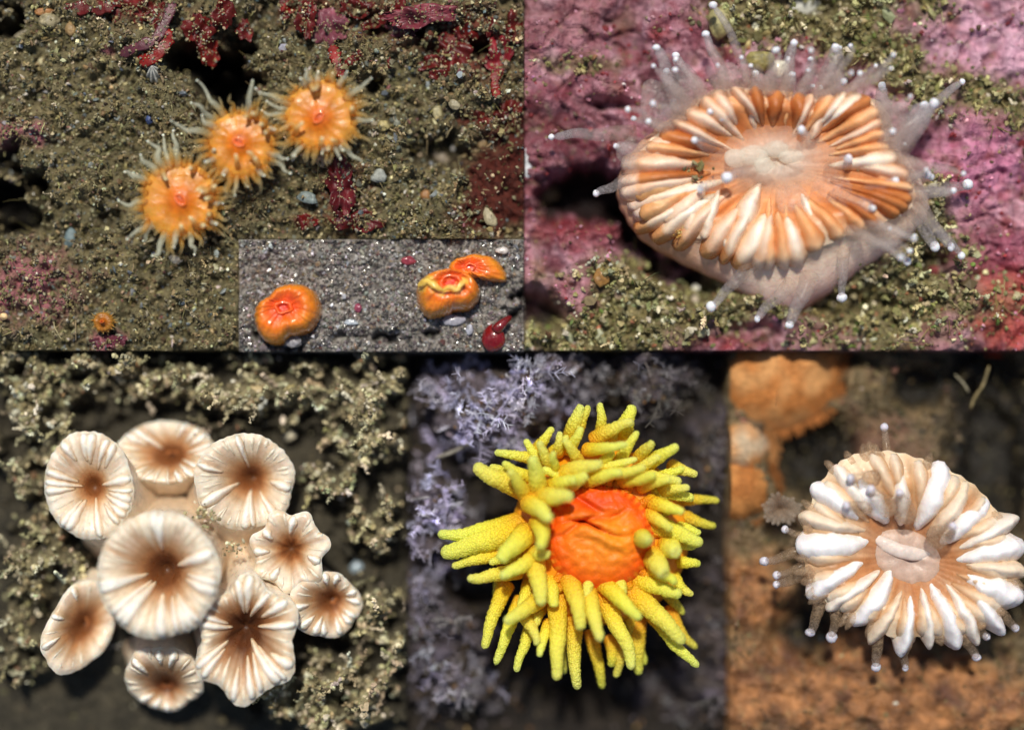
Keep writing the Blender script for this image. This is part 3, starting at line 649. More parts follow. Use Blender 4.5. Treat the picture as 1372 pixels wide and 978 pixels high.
def blade(G, px, py, rx, ry, col, label, rot=0, z=None, seed=0, lob=.35, name='red_alga', cat='seaweed', group='red seaweed blades'):
    """irregular thick-edged frond lying over the ground"""
    n = 72; a = np.linspace(0, 2 * np.pi, n, endpoint=False)
    rr = 1.08 + lob * pn(np.cos(a) * 1.6 + seed, np.sin(a) * 1.6, seed * 1.7) * 1.3 + 0.16 * pn(np.cos(a) * 3.1 + seed, np.sin(a) * 3.1, 3.) + .12 * pn(np.cos(a) * 9 + seed, np.sin(a) * 9, 5.)
    base = float(G.h(px, py)); base = max(base, G.floor) if z is None else z
    org = W(px, py, base); loops = []
    ca, sa = math.cos(R(rot)), math.sin(R(rot))
    for u, dz in ((.9, -1.6), (1, 0), (.97, 1), (.8, 1.2), (.6, 1.2), (.4, 1.2), (.2, 1.2)):
        x, y = rr * u * rx * np.cos(a), rr * u * ry * np.sin(a)
        loops.append(np.stack([x * ca - y * sa, x * sa + y * ca, dz + 13 * pn(x / 13 + seed, y / 13, 1.) + 8], -1))
    V, F, rid = loft(loops, loops[-1].mean(0)); V = V + org
    x0, y0, x1, y1 = G.rect; V[:, 0] = np.clip(V[:, 0], x0 - 685, x1 - 687); V[:, 1] = np.clip(V[:, 1], 490 - y1, 488 - y0)
    c = mix(col, col * .55, .5 + pn(V[:, 0] / 14, V[:, 1] / 14, seed))
    o = tag(link_mesh(name, V, F, M_alga, origin=org, attrs={'Col': c}), label, cat, group)
    m = int(rx * ry * .16) + 8; q = rng.choice(len(V), m); pos = V[q] + rng.normal(0, 1.2, (m, 3)) * [1, 1, 0] + [0, 0, .8]
    gV, gF, gc = grains_geo(pos, rng.lognormal(math.log(1.3), .4, m), pick(m, pal1[:5], [4, 4, 2, 3, 2], .3) * .9)
    kind(link_mesh('silt_grains', gV, clip_stuff(gV, gF, G.inside), M_grain, o, smooth=False, attrs={'Col': gc}), 'stuff')
    return o
def strap(G, pts, wid, col, label, z=14, name='red_alga', cat='seaweed', group='red seaweed blades', thick=.8, mat=None, rag=.9):
    P = np.array([W(a, b, max(float(G.h(a, b)), G.floor) + z) for a, b in pts])
    t = np.linspace(0, len(P) - 1, 16); path = np.stack([np.interp(t, np.arange(len(P)), P[:, k]) for k in range(3)], -1)
    path[1:-1] = (path[:-2] + path[1:-1] * 2 + path[2:]) / 4; path[1:-1] = (path[:-2] + path[1:-1] * 2 + path[2:]) / 4
    tt = np.linspace(0, 1, 16); wv = wid * (1 + rag * pn(tt * 7 + pts[0][0], tt * 0, 2.)) * np.sqrt(np.clip(np.minimum((1 - tt) * 8, tt * 8 + .3), .05, 1))
    path[:, 2] += 4 * pn(tt * 6, tt * 0 + pts[0][1], 4.)
    V, F, tv, _ = tube(path, wv, np.full(16, thick), 8)
    org = P[0] * [1, 1, 0]
    o = tag(link_mesh(name, V, F, mat or M_alga, origin=org, attrs={'Col': mix(col, col * .6, .5 + pn(V[:, 0] / 12, V[:, 1] / 12, 3.))}), label, cat, group)
    if mat is None:
        m = int(wid * len(pts) * 2.2); q = rng.choice(len(V), m); pos = V[q] + rng.normal(0, 1.2, (m, 3)) * [1, 1, 0] + [0, 0, .8]
        gV, gF, gc = grains_geo(pos, rng.lognormal(math.log(1.3), .4, m), pick(m, pal1[:5], [4, 4, 2, 3, 2], .3) * .9)
        kind(link_mesh('silt_grains', gV, clip_stuff(gV, gF, G.inside), M_grain, o, smooth=False, attrs={'Col': gc}), 'stuff')
    return o
RD, RB, PKR = L(106, 26, 24), L(132, 28, 22), L(136, 74, 88)
blade(G1, 178, 14, 30, 18, RD, 'broad dark red weed blade at the top edge, largest left of the centre', seed=1)
blade(G1, 270, 42, 18, 22, RD, 'dark red upright blade above the black crevice', seed=2, rot=20)
blade(G1, 281, 72, 14, 16, RB, 'short red blade tip hanging at the edge of the black crevice', seed=3)
blade(G1, 412, 24, 13, 28, RD, 'narrow red blade left of the mauve rounded blade', seed=4)
blade(G1, 441, 38, 23, 22, PKR, 'mauve pink rounded blade above the uppermost orange coral', seed=5)
blade(G1, 477, 12, 22, 12, RD, 'red blade at the top edge right of the mauve blade', seed=6)
blade(G1, 566, 22, 46, 13, L(128, 54, 66), 'wide pinkish maroon blade along the top edge on the right', seed=7, rot=4)
blade(G1, 537, 16, 9, 17, RD, 'small dark red upright blade left of the wide maroon blade', seed=17)
blade(G1, 604, 68, 22, 30, RD, 'ragged dark red blade below the wide maroon blade', seed=8, rot=-15, lob=.6)
blade(G1, 577, 86, 18, 8, RD, 'low dark red lobe left of the ragged blade', seed=9, rot=20)
blade(G1, 588, 102, 12, 7, L(110, 26, 24), 'small dark lobe under the ragged red blade', seed=10)
blade(G1, 668, 78, 17, 28, L(134, 30, 40), 'rounded crimson blade near the right edge', seed=11)
blade(G1, 655, 38, 8, 12, RD, 'little red blade above the crimson one', seed=12)
blade(G1, 457, 250, 17, 34, L(96, 18, 26), 'dark wine-red patch of weed below the uppermost coral', seed=13, rot=8, lob=.5)
blade(G1, 474, 297, 30, 12, L(92, 18, 20), 'ragged wine-red weed at the lower end of the patch', seed=14, lob=.6)
blade(G1, 412, 298, 14, 10, L(112, 22, 18), 'separate small red weed blade left of the wine-red patch', seed=15)
blade(G1, 150, 458, 22, 9, L(128, 62, 78), 'pink-red low blade under the tiny orange coral', seed=16)
for k, (x_, y_, rx_, ry_, c_, ro_, lb_) in enumerate([(212, 22, 20, 15, RD, 30, 'dark red blade right of the broadest one, partly over it'), (300, 18, 12, 16, RD, 0, 'small red blade between two dark hollows near the top'), (388, 10, 14, 9, RB, 10, 'little red blade at the top edge left of the narrow red one'), (505, 30, 20, 9, RD, 25, 'slanting dark blade right of the mauve weed'), (540, 42, 18, 8, PKR, -10, 'short mauve strip under the wide maroon blade'), (625, 48, 16, 12, RD, 20, 'red blade tucked above the ragged dark one'), (690, 40, 14, 18, RD, 0, 'dark red blade touching the right edge of the tan grit'), (684, 150, 18, 12, L(96, 26, 20), 10, 'brown-red blade on the right above the maroon crust'), (650, 160, 16, 7, L(104, 30, 24), -15, 'thin brown-red blade left of the one on the maroon crust'), (330, 40, 9, 14, RD, 5, 'red blade just right of the black crevice')]):
    blade(G1, x_, y_, rx_, ry_, c_, lb_, rot=ro_, seed=20 + k, lob=.55)
strap(G1, [(88, 9), (120, 13), (146, 10), (162, 1)], 8, RD, 'horizontal red strap weed left of the broad blade')
strap(G1, [(233, 2), (220, 35), (208, 55), (186, 62), (160, 74)], 7, PKR * .6, 'pink curving strap weed running down to a forked end')
strap(G1, [(228, 40), (220, 62), (202, 82), (182, 78)], 9, RB, 'bright red hooked strap weed above the ribbed shell')
strap(G1, [(378, 0), (380, 15), (382, 30)], 5, RD, 'thin vertical red strap weed at the top centre')
strap(G1, [(444, 58), (450, 80), (458, 104)], 7, RB, 'bright red strap reaching the uppermost orange coral')
strap(G1, [(484, 70), (474, 80), (460, 88)], 5, RD, 'short slanting red strap right of the bright one')
strap(G1, [(664, 95), (663, 115), (666, 132)], 6, RB, 'thin red stalk below the crimson blade')
strap(G1, [(521, 78), (523, 92)], 3, RD, 'tiny lone red strap between the weeds')

# ------------------------------------------------------------------ coral pieces
def tentacle(root, base, tip, r0, r1, stops, astops, mat, bow=None, knob=None, nseg=8, K=13, speck=0, name='tentacle', wob=.0, tipround=.1, kmat=None, kcol=None, bumps=0.0):
    base, tip = np.asarray(base, float), np.asarray(tip, float)
    ln = np.linalg.norm(tip - base)
    ctrl = (base + tip) / 2 + (np.array([0, 0, ln * .22]) if bow is None else np.asarray(bow, float))
    path = bezier(base, ctrl, tip, K)
    t = np.linspace(0, 1, K)
    if wob:
        s = rng.uniform(0, 99); ww = np.stack([pn(t * 2.2 + s, t * 0, 1.), pn(t * 2.2 + s, t * 0, 5.), pn(t * 2 + s, t * 0, 9.)], -1)
        path = path + ww * wob * ln * (t * 1.0)[:, None]
    r = round_profile(t, r0, r1, tipround)
    V, F, tv, an = tube(path, r, None, nseg)
    if bumps:
        ph = rng.uniform(0, 50)
        cen = np.vstack([np.repeat(path, nseg, 0), path[0], path[-1]])
        k = 1 + bumps * pn(tv * ln / 2.6 + ph, np.cos(an) * 1.5, np.sin(an) * 1.5 + ph) * np.clip(tv * 3, .2, 1)
        V = cen + (V - cen) * k[:, None]
    o = link_mesh(name, V, F, mat, root, attrs={'Col': ramp(tv, stops), 'A': np.interp(tv, [a[0] for a in astops], [a[1] for a in astops])})
    if knob:
        kV, kF = sphere(np.zeros(3), 1, 12, 8); kV = kV * (knob * rng.uniform(.85, 1.12, 3) * (1 + .16 * pn(kV[:, 0] * 1.4 + tip[0], kV[:, 1] * 1.4, kV[:, 2] * 1.4))[:, None]) + path[-1]
        link_mesh('knob', kV, kF, kmat or M_knob, o, attrs={'Col': np.tile(kcol if kcol is not None else L(226, 228, 236), (len(kV), 1)), 'A': np.full(len(kV), .95)})
    return o

# ---- three orange corals with clear tentacles, and a tiny one
ORA, ORD, YEL = L(238, 138, 24), L(232, 84, 14), L(240, 178, 70)
PALE = L(236, 240, 218)
def orange_coral(cx, cy, r, tips, mouth, label, hz=42, nf=46, seed=0, slit=0, dull=.92):
    hz += 40; z0 = float(G1.h(cx, cy)); root = thing('cup_coral', label, 'cup coral', W(cx, cy, min(z0, 40)), 'orange cup corals on the sandy bottom')
    c = W(cx, cy, hz); n = 72; a = np.linspace(0, 2 * np.pi, n, endpoint=False)
    fold = 1 + .03 * pn(np.cos(a) * 6 + seed, np.sin(a) * 6, 4.) + .05 * pn(np.cos(a) * 1.3 + seed, np.sin(a) * 1.3, 2.)
    ring = lambda k, z, f=1.0: np.stack([c[0] + r * k * (1 + (fold - 1) * f) * np.cos(a), c[1] + r * k * (1 + (fold - 1) * f) * np.sin(a), np.full(n, z) + (fold - 1) * 30 * f], -1)
    V, F, rid = loft([ring(.86, min(z0, 40) - 15), ring(.8, hz - 24), ring(.9, hz - 8), ring(.96, hz)])
    link_mesh('column', V, F, M_flesh, root, attrs={'Col': ramp(rid / 3, [(0, L(170, 96, 40)), (1, L(236, 150, 50))]) * dull})
    mo = W(mouth[0], mouth[1], hz); off = mo - c
    loops = []
    for k, dz, f in ((.96, 0, 1), (.9, 5, 1.2), (.78, 8, 1), (.62, 8, .8), (.45, 8, .5), (.3, 10, .3), (.17, 14, .1)):
        L_ = ring(k, hz + dz, f); L_[:, :2] += off[:2] * (1 - k); loops.append(L_)
    ctr = loops[-1].mean(0); V, F, rid = loft(loops, ctr)
    aa = np.append(np.tile(a, 7), 0)
    st_ = pn(np.cos(aa) * 5 + seed, np.sin(aa) * 5, rid * .12); V[:, 2] += 1.4 * st_ * np.clip(1 - rid / 6, 0, 1)
    col = ramp(rid / 7, [(0, L(236, 184, 92)), (.25, L(234, 162, 62)), (.55, L(232, 146, 40)), (.8, L(232, 122, 26)), (1, L(230, 96, 18))])
    col = mix(col, col * np.array([.92, .78, .6]), np.clip(.9 * st_ + .1, 0, .8) * np.clip(1.2 - rid / 6, 0, 1)); col = mix(col, L(246, 190, 90), np.clip(-st_, 0, .6) * np.clip(1 - rid / 5, 0, 1))
    col = col * dull * (.84 + .25 * pn(V[:, 0] / 7, V[:, 1] / 7, seed))[:, None]
    link_mesh('oral_disc', V, F, M_flesh, root, attrs={'Col': col})
    # mouth: raised lip and slit
    m = 28; b = np.linspace(0, 2 * np.pi, m, endpoint=False); sx, sy = r * .2, r * .13
    ca, sa = math.cos(R(slit)), math.sin(R(slit)); lo = []
    for k, dz in ((1.15, 10), (1.05, 15), (.85, 18), (.6, 16), (.4, 10), (.2, 4)):
        x, y = sx * k * np.cos(b), sy * k * np.sin(b) * (1 if k > .7 else .75)
        lo.append(np.stack([ctr[0] + x * ca - y * sa, ctr[1] + x * sa + y * ca, np.full(m, hz + dz)], -1))
    V, F, rid = loft(lo, lo[-1].mean(0) - [0, 0, 2])
    link_mesh('mouth', V, F, M_gloss, root, attrs={'Col': ramp(rid / 6, [(0, L(234, 128, 30)), (.35, L(236, 112, 26)), (.6, L(226, 84, 22)), (.85, L(176, 50, 20)), (1, L(130, 60, 54))])})
    st = [(0, L(236, 170, 80)), (.18, L(224, 206, 150)), (.45, PALE), (1, L(232, 234, 214))]
    al = [(0, .66), (.25, .46), (.6, .46), (1, .62)]
    for k, tp in enumerate(tips):
        tx, ty = tp[:2]; inner = len(tp) > 2
        tpw = W(tx, ty, hz + (26 if inner else rng.uniform(0, 22)))
        d = tpw - c; dist = np.hypot(d[0], d[1]); ang = math.atan2(d[1], d[0])
        if inner:
            ang += rng.uniform(-.15, .15); base = c + np.array([math.cos(ang), math.sin(ang), 0]) * min(r * .85, dist + r * .35); base[2] = hz + 2
            tentacle(root, base, tpw, r * .1, r * .045, [(0, L(240, 170, 70)), (.6, L(238, 206, 130)), (1, L(246, 236, 196))], [(0, .9), (1, .75)], M_clear, knob=r * .042, wob=.15, bow=(0, 0, 14), kcol=L(246, 228, 180))
        else:
            base = c + np.array([math.cos(ang), math.sin(ang), 0]) * r * .8; base[2] = hz - 2 + rng.uniform(-6, 8)
            tentacle(root, base, tpw, r * rng.uniform(.09, .13), r * .032, st, al, M_clear, knob=r * .036, wob=.3, kcol=L(240, 238, 214))
    for k in range(int(nf * 1.15)):
        ang = 2 * np.pi * (k + rng.uniform(-.3, .3)) / (nf * 1.15)
        e = np.array([math.cos(ang), math.sin(ang), 0])
        base = c + e * r * rng.uniform(.8, .95); base[2] = hz + rng.uniform(-6, 8)
        ln = r * rng.uniform(.2, .62); tpw = base + (e + np.append(rng.normal(0, .2, 2), rng.uniform(-.25, .5))) * ln
        tentacle(root, base, tpw, r * .085, r * .035, [(0, L(238, 164, 64)), (.4, L(236, 196, 110)), (1, L(226, 218, 176))], [(0, .6), (.4, .36), (1, .16)], M_clear, wob=.3, K=8, nseg=6)
    return root
A_T = [(236, 178), (219, 189), (201, 190), (189, 208), (168, 232), (177, 232), (161, 273), (171, 320), (189, 319), (206, 345), (233, 330), (261, 341), (279, 237), (287, 250, 1), (298, 273), (270, 257, 1), (288, 301), (273, 302, 1), (254, 226, 1), (276, 266, 1), (264, 254, 1), (280, 288, 1), (222, 240, 1), (243, 302, 1), (255, 292, 1)]
orange_coral(241, 268, 52, A_T, (244, 269), 'lowest of the three open orange corals, pale stubby tentacles bunched on its right side', seed=1, slit=-50)
B_T = [(266, 107), (259, 138), (269, 159), (233, 166), (338, 109), (337, 135), (328, 157, 1), (340, 152, 1), (333, 204, 1), (317, 208, 1), (342, 212, 1), (298, 236), (315, 262), (331, 252), (353, 238), (386, 214), (392, 232), (356, 179, 1), (287, 201), (350, 168, 1), (366, 170), (284, 208), (277, 217)]
orange_coral(323, 194, 46, B_T, (321, 192), 'middle one of the three open orange corals, dark red open mouth', seed=2, slit=-25, hz=46)
C_T = [(361, 141), (350, 152), (339, 121), (403, 106), (424, 119, 1), (410, 95), (425, 97), (446, 98), (464, 99), (494, 109), (498, 163), (483, 222), (472, 146, 1), (432, 186, 1), (440, 200, 1), (433, 203), (453, 207), (404, 166, 1), (392, 212), (375, 174), (420, 122, 1), (445, 188, 1), (368, 160), (462, 205)]
orange_coral(430, 156, 49, C_T, (428, 160), 'uppermost of the three open orange corals, with a slanting slit mouth', seed=3, slit=45, hz=44)
orange_coral(139, 432, 14, [], (139, 431), 'tiny orange coral alone near the bottom of the tan grit', hz=16, nf=22, seed=4, dull=.5)

# ---- contracted orange corals on the grey sand
def contracted(cx, cy, pts, hz, label, mouth, mr, seed, crown=None, tilt=.3, cols=None):
    """wet closed-up polyp: pts is its outline in photograph pixels"""
    P = np.array([W(a, b, 42) for a, b in pts]); ctr = W(*mouth, hz + 40)
    c0 = P.mean(0); ang = np.arctan2(P[:, 1] - c0[1], P[:, 0] - c0[0]); rad = np.hypot(P[:, 0] - c0[0], P[:, 1] - c0[1]); o = np.argsort(ang)
    n = 96; a = np.linspace(-np.pi, np.pi, n, endpoint=False)
    r = np.interp(a, np.concatenate([ang[o] - 2 * np.pi, ang[o], ang[o] + 2 * np.pi]), np.tile(rad[o], 3))
    for _ in range(6): r = (np.roll(r, 1) + 2 * r + np.roll(r, -1)) / 4
    root = thing('contracted_coral', label, 'cup coral', c0 * [1, 1, 0], 'closed orange corals on wet sand')
    loops, cs = [], []
    rib = pn(np.cos(a) * 9 + seed, np.sin(a) * 9, 1.)
    K = 14
    for k in range(K):
        u = k / (K - 1); s = math.cos(u * 1.28) ** .75 if u < 1 else math.cos(1.28) ** .75
        z = 32 + (hz + 8) * math.sin(min(1, u * 1.15) * math.pi / 2) ** .8
        cen = c0 * (1 - u ** 1.2) + ctr * u ** 1.2
        dip = -hz * .14 * max(0, (u - .82) / .18)
        rr = r * (s if u < .95 else s * .95) * (1 + .02 * rib)
        x, y = cen[0] + rr * np.cos(a), cen[1] + rr * np.sin(a)
        loops.append(np.stack([x, y, z + dip + 4 * pn(x / 16, y / 16, seed) + 1.5 * pn(x / 5, y / 5, seed) + rib * 2.6], -1))
    V, F, rid = loft(loops, loops[-1].mean(0) - [0, 0, hz * .12])
    cols = cols or [(0, L(226, 134, 24)), (.35, L(238, 138, 20)), (.7, L(240, 118, 16)), (.92, L(238, 88, 14)), (1, L(234, 66, 12))]
    col = ramp(rid / K, cols); col = mix(col, col * [1.02, 1.3, 1.6], .5 + 1.2 * pn(V[:, 0] / 14, V[:, 1] / 14, seed + 3))
    for pts_, w_ in (crown or []):
        for x_, y_, z_ in pts_:
            q_ = W(x_, y_, z_ + 42); d_ = np.hypot(V[:, 0] - q_[0], V[:, 1] - q_[1]) + 3 * pn(V[:, 0] / 4, V[:, 1] / 4, 8.)
            col = mix(col, L(240, 190, 76), .9 * np.clip((w_ * 1.25 - d_) / 2.5, 0, 1) * (np.arange(len(V)) > 96 * 4))
    link_mesh('body', V, F, M_gloss, root, attrs={'Col': col})
    m = 36; b = np.linspace(0, 2 * np.pi, m, endpoint=False); lo = []
    wv = 1 + .25 * pn(np.cos(b) * 1.1 + seed, np.sin(b) * 1.1, 7.) + .05 * pn(np.cos(b) * 5, np.sin(b) * 5, seed)
    zt = loops[-1][:, 2].mean()
    for k, dz in ((1.3, -2), (1.12, 1.5), (.95, 2.5), (.78, 1), (.6, -3), (.35, -4)):
        lo.append(np.stack([ctr[0] + mr * .8 * k * wv * np.cos(b), ctr[1] + mr * .55 * k * wv * np.sin(b), np.full(m, zt + dz)], -1))
    V, F, rid = loft(lo, lo[-1].mean(0) + [0, 0, 3])
    link_mesh('mouth_fold', V, F, M_gloss, root, attrs={'Col': ramp(rid / 6, [(0, L(238, 78, 10)), (.3, L(240, 104, 20)), (.5, L(238, 84, 16)), (.75, L(222, 50, 12)), (1, L(236, 62, 14))])})
    for (pts_, w_) in (crown or []):
        path = np.array([W(x, y, z + 42) for x, y, z in pts_]); t = np.linspace(0, len(path) - 1, 12)
        path = np.stack([np.interp(t, np.arange(len(path)), path[:, k]) for k in range(3)], -1)
        tt = np.linspace(0, 1, 12)
        V, F, tv, _ = tube(path, .6 * w_ * np.sqrt(np.clip(np.minimum(tt, 1 - tt) * 5, .1, 1)) * (1 + .35 * pn(tt * 7 + seed, tt * 0, 2.)), w_ * .22, 10); V += (pn(V[:, 0] / 3.5, V[:, 1] / 3.5, V[:, 2] / 4) * w_ * .35)[:, None]
        link_mesh('torn_rim', V, F, M_gloss, root, attrs={'Col': np.tile(L(238, 192, 84), (len(V), 1)) * (1 + .25 * pn(V[:, 0] / 5, V[:, 1] / 5, 1.))[:, None]})
    return root
contracted(387, 422, [(341, 428), (345, 410), (362, 400), (372, 388), (392, 381), (412, 384), (427, 396), (432, 412), (428, 432), (414, 448), (404, 450), (388, 452), (378, 464), (362, 463), (346, 446)], 46, 'left orange blob of a closed coral with an off-centre mouth, alone on grey sand', (379, 412), 13, 1.)
contracted(600, 396, [(558, 385), (566, 374), (585, 367), (610, 366), (632, 376), (644, 388), (640, 408), (628, 418), (610, 418), (590, 426), (573, 429), (561, 415), (557, 398)], 48, 'orange barrel-shaped closed coral with a torn yellow crown', (604, 378), 17, 2.,
           crown=[([(564, 384, 40), (572, 376, 48), (584, 384, 52), (592, 388, 50)], 7), ([(592, 390, 50), (602, 384, 55), (612, 389, 54), (618, 380, 52), (622, 376, 50)], 5.5), ([(560, 384, 36), (566, 378, 42), (576, 374, 46)], 5)])
contracted(640, 362, [(600, 364), (605, 352), (625, 345), (650, 343), (666, 348), (676, 362), (682, 376), (672, 380), (655, 376), (642, 372), (628, 372), (612, 372)], 24, 'flat lobed orange closed coral behind the yellow-crowned one', (630, 358), 8, 3.)
def jelly_blob(cx, cy, rx, ry, col, label, name='red_jelly_blob', cat='sea squirt'):
    V, F = sphere(np.zeros(3), 1, 22, 16); k = 1 + .16 * pn(V[:, 0] * 1.2 + 4, V[:, 1] * 1.2, V[:, 2] * 1.2)
    org = W(cx, cy, 40); V = V * k[:, None] * [rx, ry, rx * .75] + org + [0, 0, rx * .4]
    root = thing(name, label, cat, org)
    link_mesh('body', V, F, M_gloss, root, attrs={'Col': np.tile(col, (len(V), 1))})
    P = bezier(org + [4, ry * .6, 14], org + [12, ry * 1.1, 22], org + [22, ry * 1.5, 6], 10)
    V, F, t, _ = tube(P, np.linspace(8, 4, 10), None, 8); link_mesh('stalk', V, F, M_gloss, root, attrs={'Col': np.tile(col * .8, (len(V), 1))})
jelly_blob(661, 453, 16, 18, L(128, 8, 14), 'shiny dark red jelly blob at the lower right of the grey sand')

# ---- generic cup coral: wall, funnel, septa
def smooth_loop(pts, n, z=None):
    """closed smooth curve through photograph points (x, y, height)"""
    P = np.array([W(*p) for p in pts]); m = len(P); t = np.linspace(0, m, n, endpoint=False); i = t.astype(int); f = (t - i)[:, None]
    p0, p1, p2, p3 = P[(i - 1) % m], P[i % m], P[(i + 1) % m], P[(i + 2) % m]
    return .5 * (2 * p1 + (p2 - p0) * f + (2 * p0 - 5 * p1 + 4 * p2 - p3) * f ** 2 + (3 * p1 - p0 - 3 * p2 + p3) * f ** 3)
def cup(root, rim, base, centre, depth, wall_cols, funnel_cols, bulge=.06, n=None, power=1.6, fold=2.0, nfold=24, wall_mat=None, fmat=None, secs=5, seccol=L(170, 96, 44), flankcol=None, flankx=0, roll=4.0, uc=.12, secamt=1.0):
    n = len(rim); idx = np.arange(n) / n * 2 * np.pi
    fo = np.cos(idx * nfold) * fold
    ctr = np.asarray(centre, float)
    out = rim - rim.mean(0); out[:, 2] = 0; ou = out / (np.linalg.norm(out, axis=1)[:, None] + 1e-9)
    loops = []
    for u in np.linspace(0, 1, 9):
        p = base * (1 - u) + rim * u
        s = math.sin(u * math.pi) * bulge
        loops.append(p + out * s * 1.0 + ou * fo[:, None] * u * .7)
    lip = rim.copy() + ou * fo[:, None] * .5; lip[:, 2] += 2
    loops.append(lip)
    V, F, rid = loft(loops)
    wc_ = ramp(rid / 9, wall_cols)
    if flankcol is not None: wc_ = mix(wc_, flankcol, .85 * np.clip((flankx - V[:, 0]) / 90 + .4 * pn(V[:, 0] / 30, V[:, 1] / 30, 2.), 0, 1) * np.clip(1.25 - rid / 12, 0, 1))
    link_mesh('wall', V, F, wall_mat or M_flesh, root, attrs={'Col': wc_})
    def prof(u, zl):
        if u < 0: return zl + roll * 2.2 * u / uc
        top = zl + roll
        if u <= uc: return zl + roll * math.sin(math.pi / 2 * u / uc)
        v = (u - uc) / (1 - uc)
        return top - (top - ctr[2]) * v ** power
    loops = []; US = np.concatenate([np.linspace(0, uc, 5), np.linspace(uc, .96, 14)[1:]])
    for u in US:
        p = (lip * (1 - u) + ctr * u).copy(); p[:, 2] = prof(u, lip[:, 2])
        p[:, 2] += fo * .7 * (1 - u) * min(1, u * 6)
        loops.append(p)
    V, F, rid = loft(loops, loops[-1].mean(0))
    uu = np.append(np.repeat(US, n), 1.0); ii = np.append(np.tile(idx, len(US)), 0)
    col = ramp(uu, funnel_cols)
    col = mix(col, col * [.8, .68, .56], np.clip(.3 + 1.5 * pn(np.cos(ii) * nfold / 5, np.sin(ii) * nfold / 5, 9. + uu * .3), 0, .95) * np.clip(1.4 - uu * 1.5, 0, 1))
    sv = pn(np.cos(ii) * secs, np.sin(ii) * secs, uu * .7 + 3); col = mix(col, seccol, np.clip(sv * 1.6, 0, .85) * secamt * np.clip(np.minimum(uu * 7, (.7 - uu) * 3.5), 0, 1)); col = mix(col, L(246, 224, 196), np.clip(-sv * 1.3, 0, .5) * np.clip((.7 - uu) * 2, 0, 1))
    link_mesh('oral_disc', V, F, fmat or M_flesh, root, attrs={'Col': col})
    def at(u, f):
        """point at share f round the rim, u from rim (0) to centre (1); below 0 is outside the rim"""
        k = (f % 1) * n; i = int(k); g = k - i
        l = lip[i % n] * (1 - g) + lip[(i + 1) % n] * g
        p = l * (1 - u) + ctr * u; p[2] = prof(u, l[2])
        return p
    return at
def septum(root, at, f, u0, u1, wid, hgt, stops, df=0.0, mat=None, lift=0.0, K=16, flank=(.86, .62, .42), blunt=True):
    us = np.linspace(u0, u1, K)
    path = np.array([at(u, f + df * (u - u0)) for u in us]); t = np.linspace(0, 1, K)
    prof = np.clip(np.minimum((t + .04) * 8 if blunt else (t + .04) * 3.2, (1.02 - t) * 1.5), .05, 1) ** .6
    path[:, 2] += lift - 1.5
    V, F, tv, cr = bell(path, 1.75 * wid * prof ** .5 * (1.2 - .55 * t) * (1 + .2 * pn(t * 4 + f * 50, t * 0, 1.)), hgt * prof, f * 77)
    V[:, 2] += .8 * pn(V[:, 0] / 5, V[:, 1] / 5, 2.)
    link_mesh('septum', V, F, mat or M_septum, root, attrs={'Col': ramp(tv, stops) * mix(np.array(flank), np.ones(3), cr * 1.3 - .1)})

def ridge(root, inner, outer, wd, h, z_in, z_out, stops, k=0, arch=14, mat=None, flank=(.86, .64, .44)):
    A_, B_ = W(*outer, z_out), W(*inner, z_in); Kk = 22; t = np.linspace(0, 1, Kk)
    mid = A_ * .66 + B_ * .34 + [rng.normal(0, 4), rng.normal(0, 4), arch]
    path = bezier(A_, mid, B_, Kk); prof = np.clip(np.minimum((t + .03) * 7, (1.03 - t) * 2.0), .06, 1) ** .55
    V, F, tv, cr = bell(path, 1.55 * wd * prof ** .6 * (1 + .2 * pn(t * 3 + k, t * 0, 1.)) * (1.12 - .4 * t), h * prof, k * 3.1)
    V += (pn(V[:, 0] / 6, V[:, 1] / 6, V[:, 2] / 6 + k) * wd * .09)[:, None] * [1, 1, .8]
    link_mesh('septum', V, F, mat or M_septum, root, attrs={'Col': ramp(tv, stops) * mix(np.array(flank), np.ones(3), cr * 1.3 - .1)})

# ---- the big banded coral on the pink rock
root = thing('cup_coral', 'large peach and white cup coral with brown bands, white-knobbed clear tentacles, on pink rock', 'cup coral', W(1040, 320, 0))
RIM2 = [(845, 250, 66), (852, 212, 72), (880, 180, 74), (918, 150, 77), (955, 124, 79), (1000, 119, 79), (1050, 124, 77), (1098, 132, 77), (1135, 126, 80), (1166, 134, 82), (1180, 160, 82), (1188, 190, 80), (1212, 225, 80), (1226, 258, 80), (1216, 282, 80), (1180, 300, 84), (1130, 318, 87), (1080, 342, 89), (1040, 350, 86), (1010, 345, 80), (975, 330, 74), (930, 318, 70), (885, 300, 66), (858, 276, 64)]
BASE2 = [(890, 270, -20), (900, 240, -20), (920, 215, -20), (950, 195, -20), (980, 180, -20), (1010, 175, -20), (1050, 175, -20), (1090, 178, -20), (1120, 185, -20), (1145, 200, -20), (1160, 220, -20), (1170, 240, -20), (1185, 265, -20), (1190, 290, -20), (1180, 312, -20), (1160, 340, -20), (1135, 368, -20), (1100, 398, -20), (1058, 424, -20), (1020, 404, -20), (985, 380, -20), (940, 352, -20), (905, 325, -20), (893, 297, -20)]
NR = 240
rim2, base2 = smooth_loop(RIM2, NR), smooth_loop(BASE2, NR)
at2 = cup(root, rim2, base2, W(1042, 222, 40), 0, [(0, L(236, 140, 140)), (.35, L(250, 186, 176)), (.62, L(255, 222, 206)), (.85, L(254, 222, 196)), (1, L(250, 200, 160))],
          [(0, L(250, 216, 186)), (.12, L(242, 184, 134)), (.35, L(216, 134, 72)), (.6, L(224, 156, 104)), (1, L(228, 200, 174))], bulge=.2, fold=2.2, nfold=40, power=.8, roll=16, uc=.26, secs=9, seccol=L(160, 80, 30), secamt=.8, flankcol=L(214, 138, 70), flankx=W(1000, 0, 40)[0])
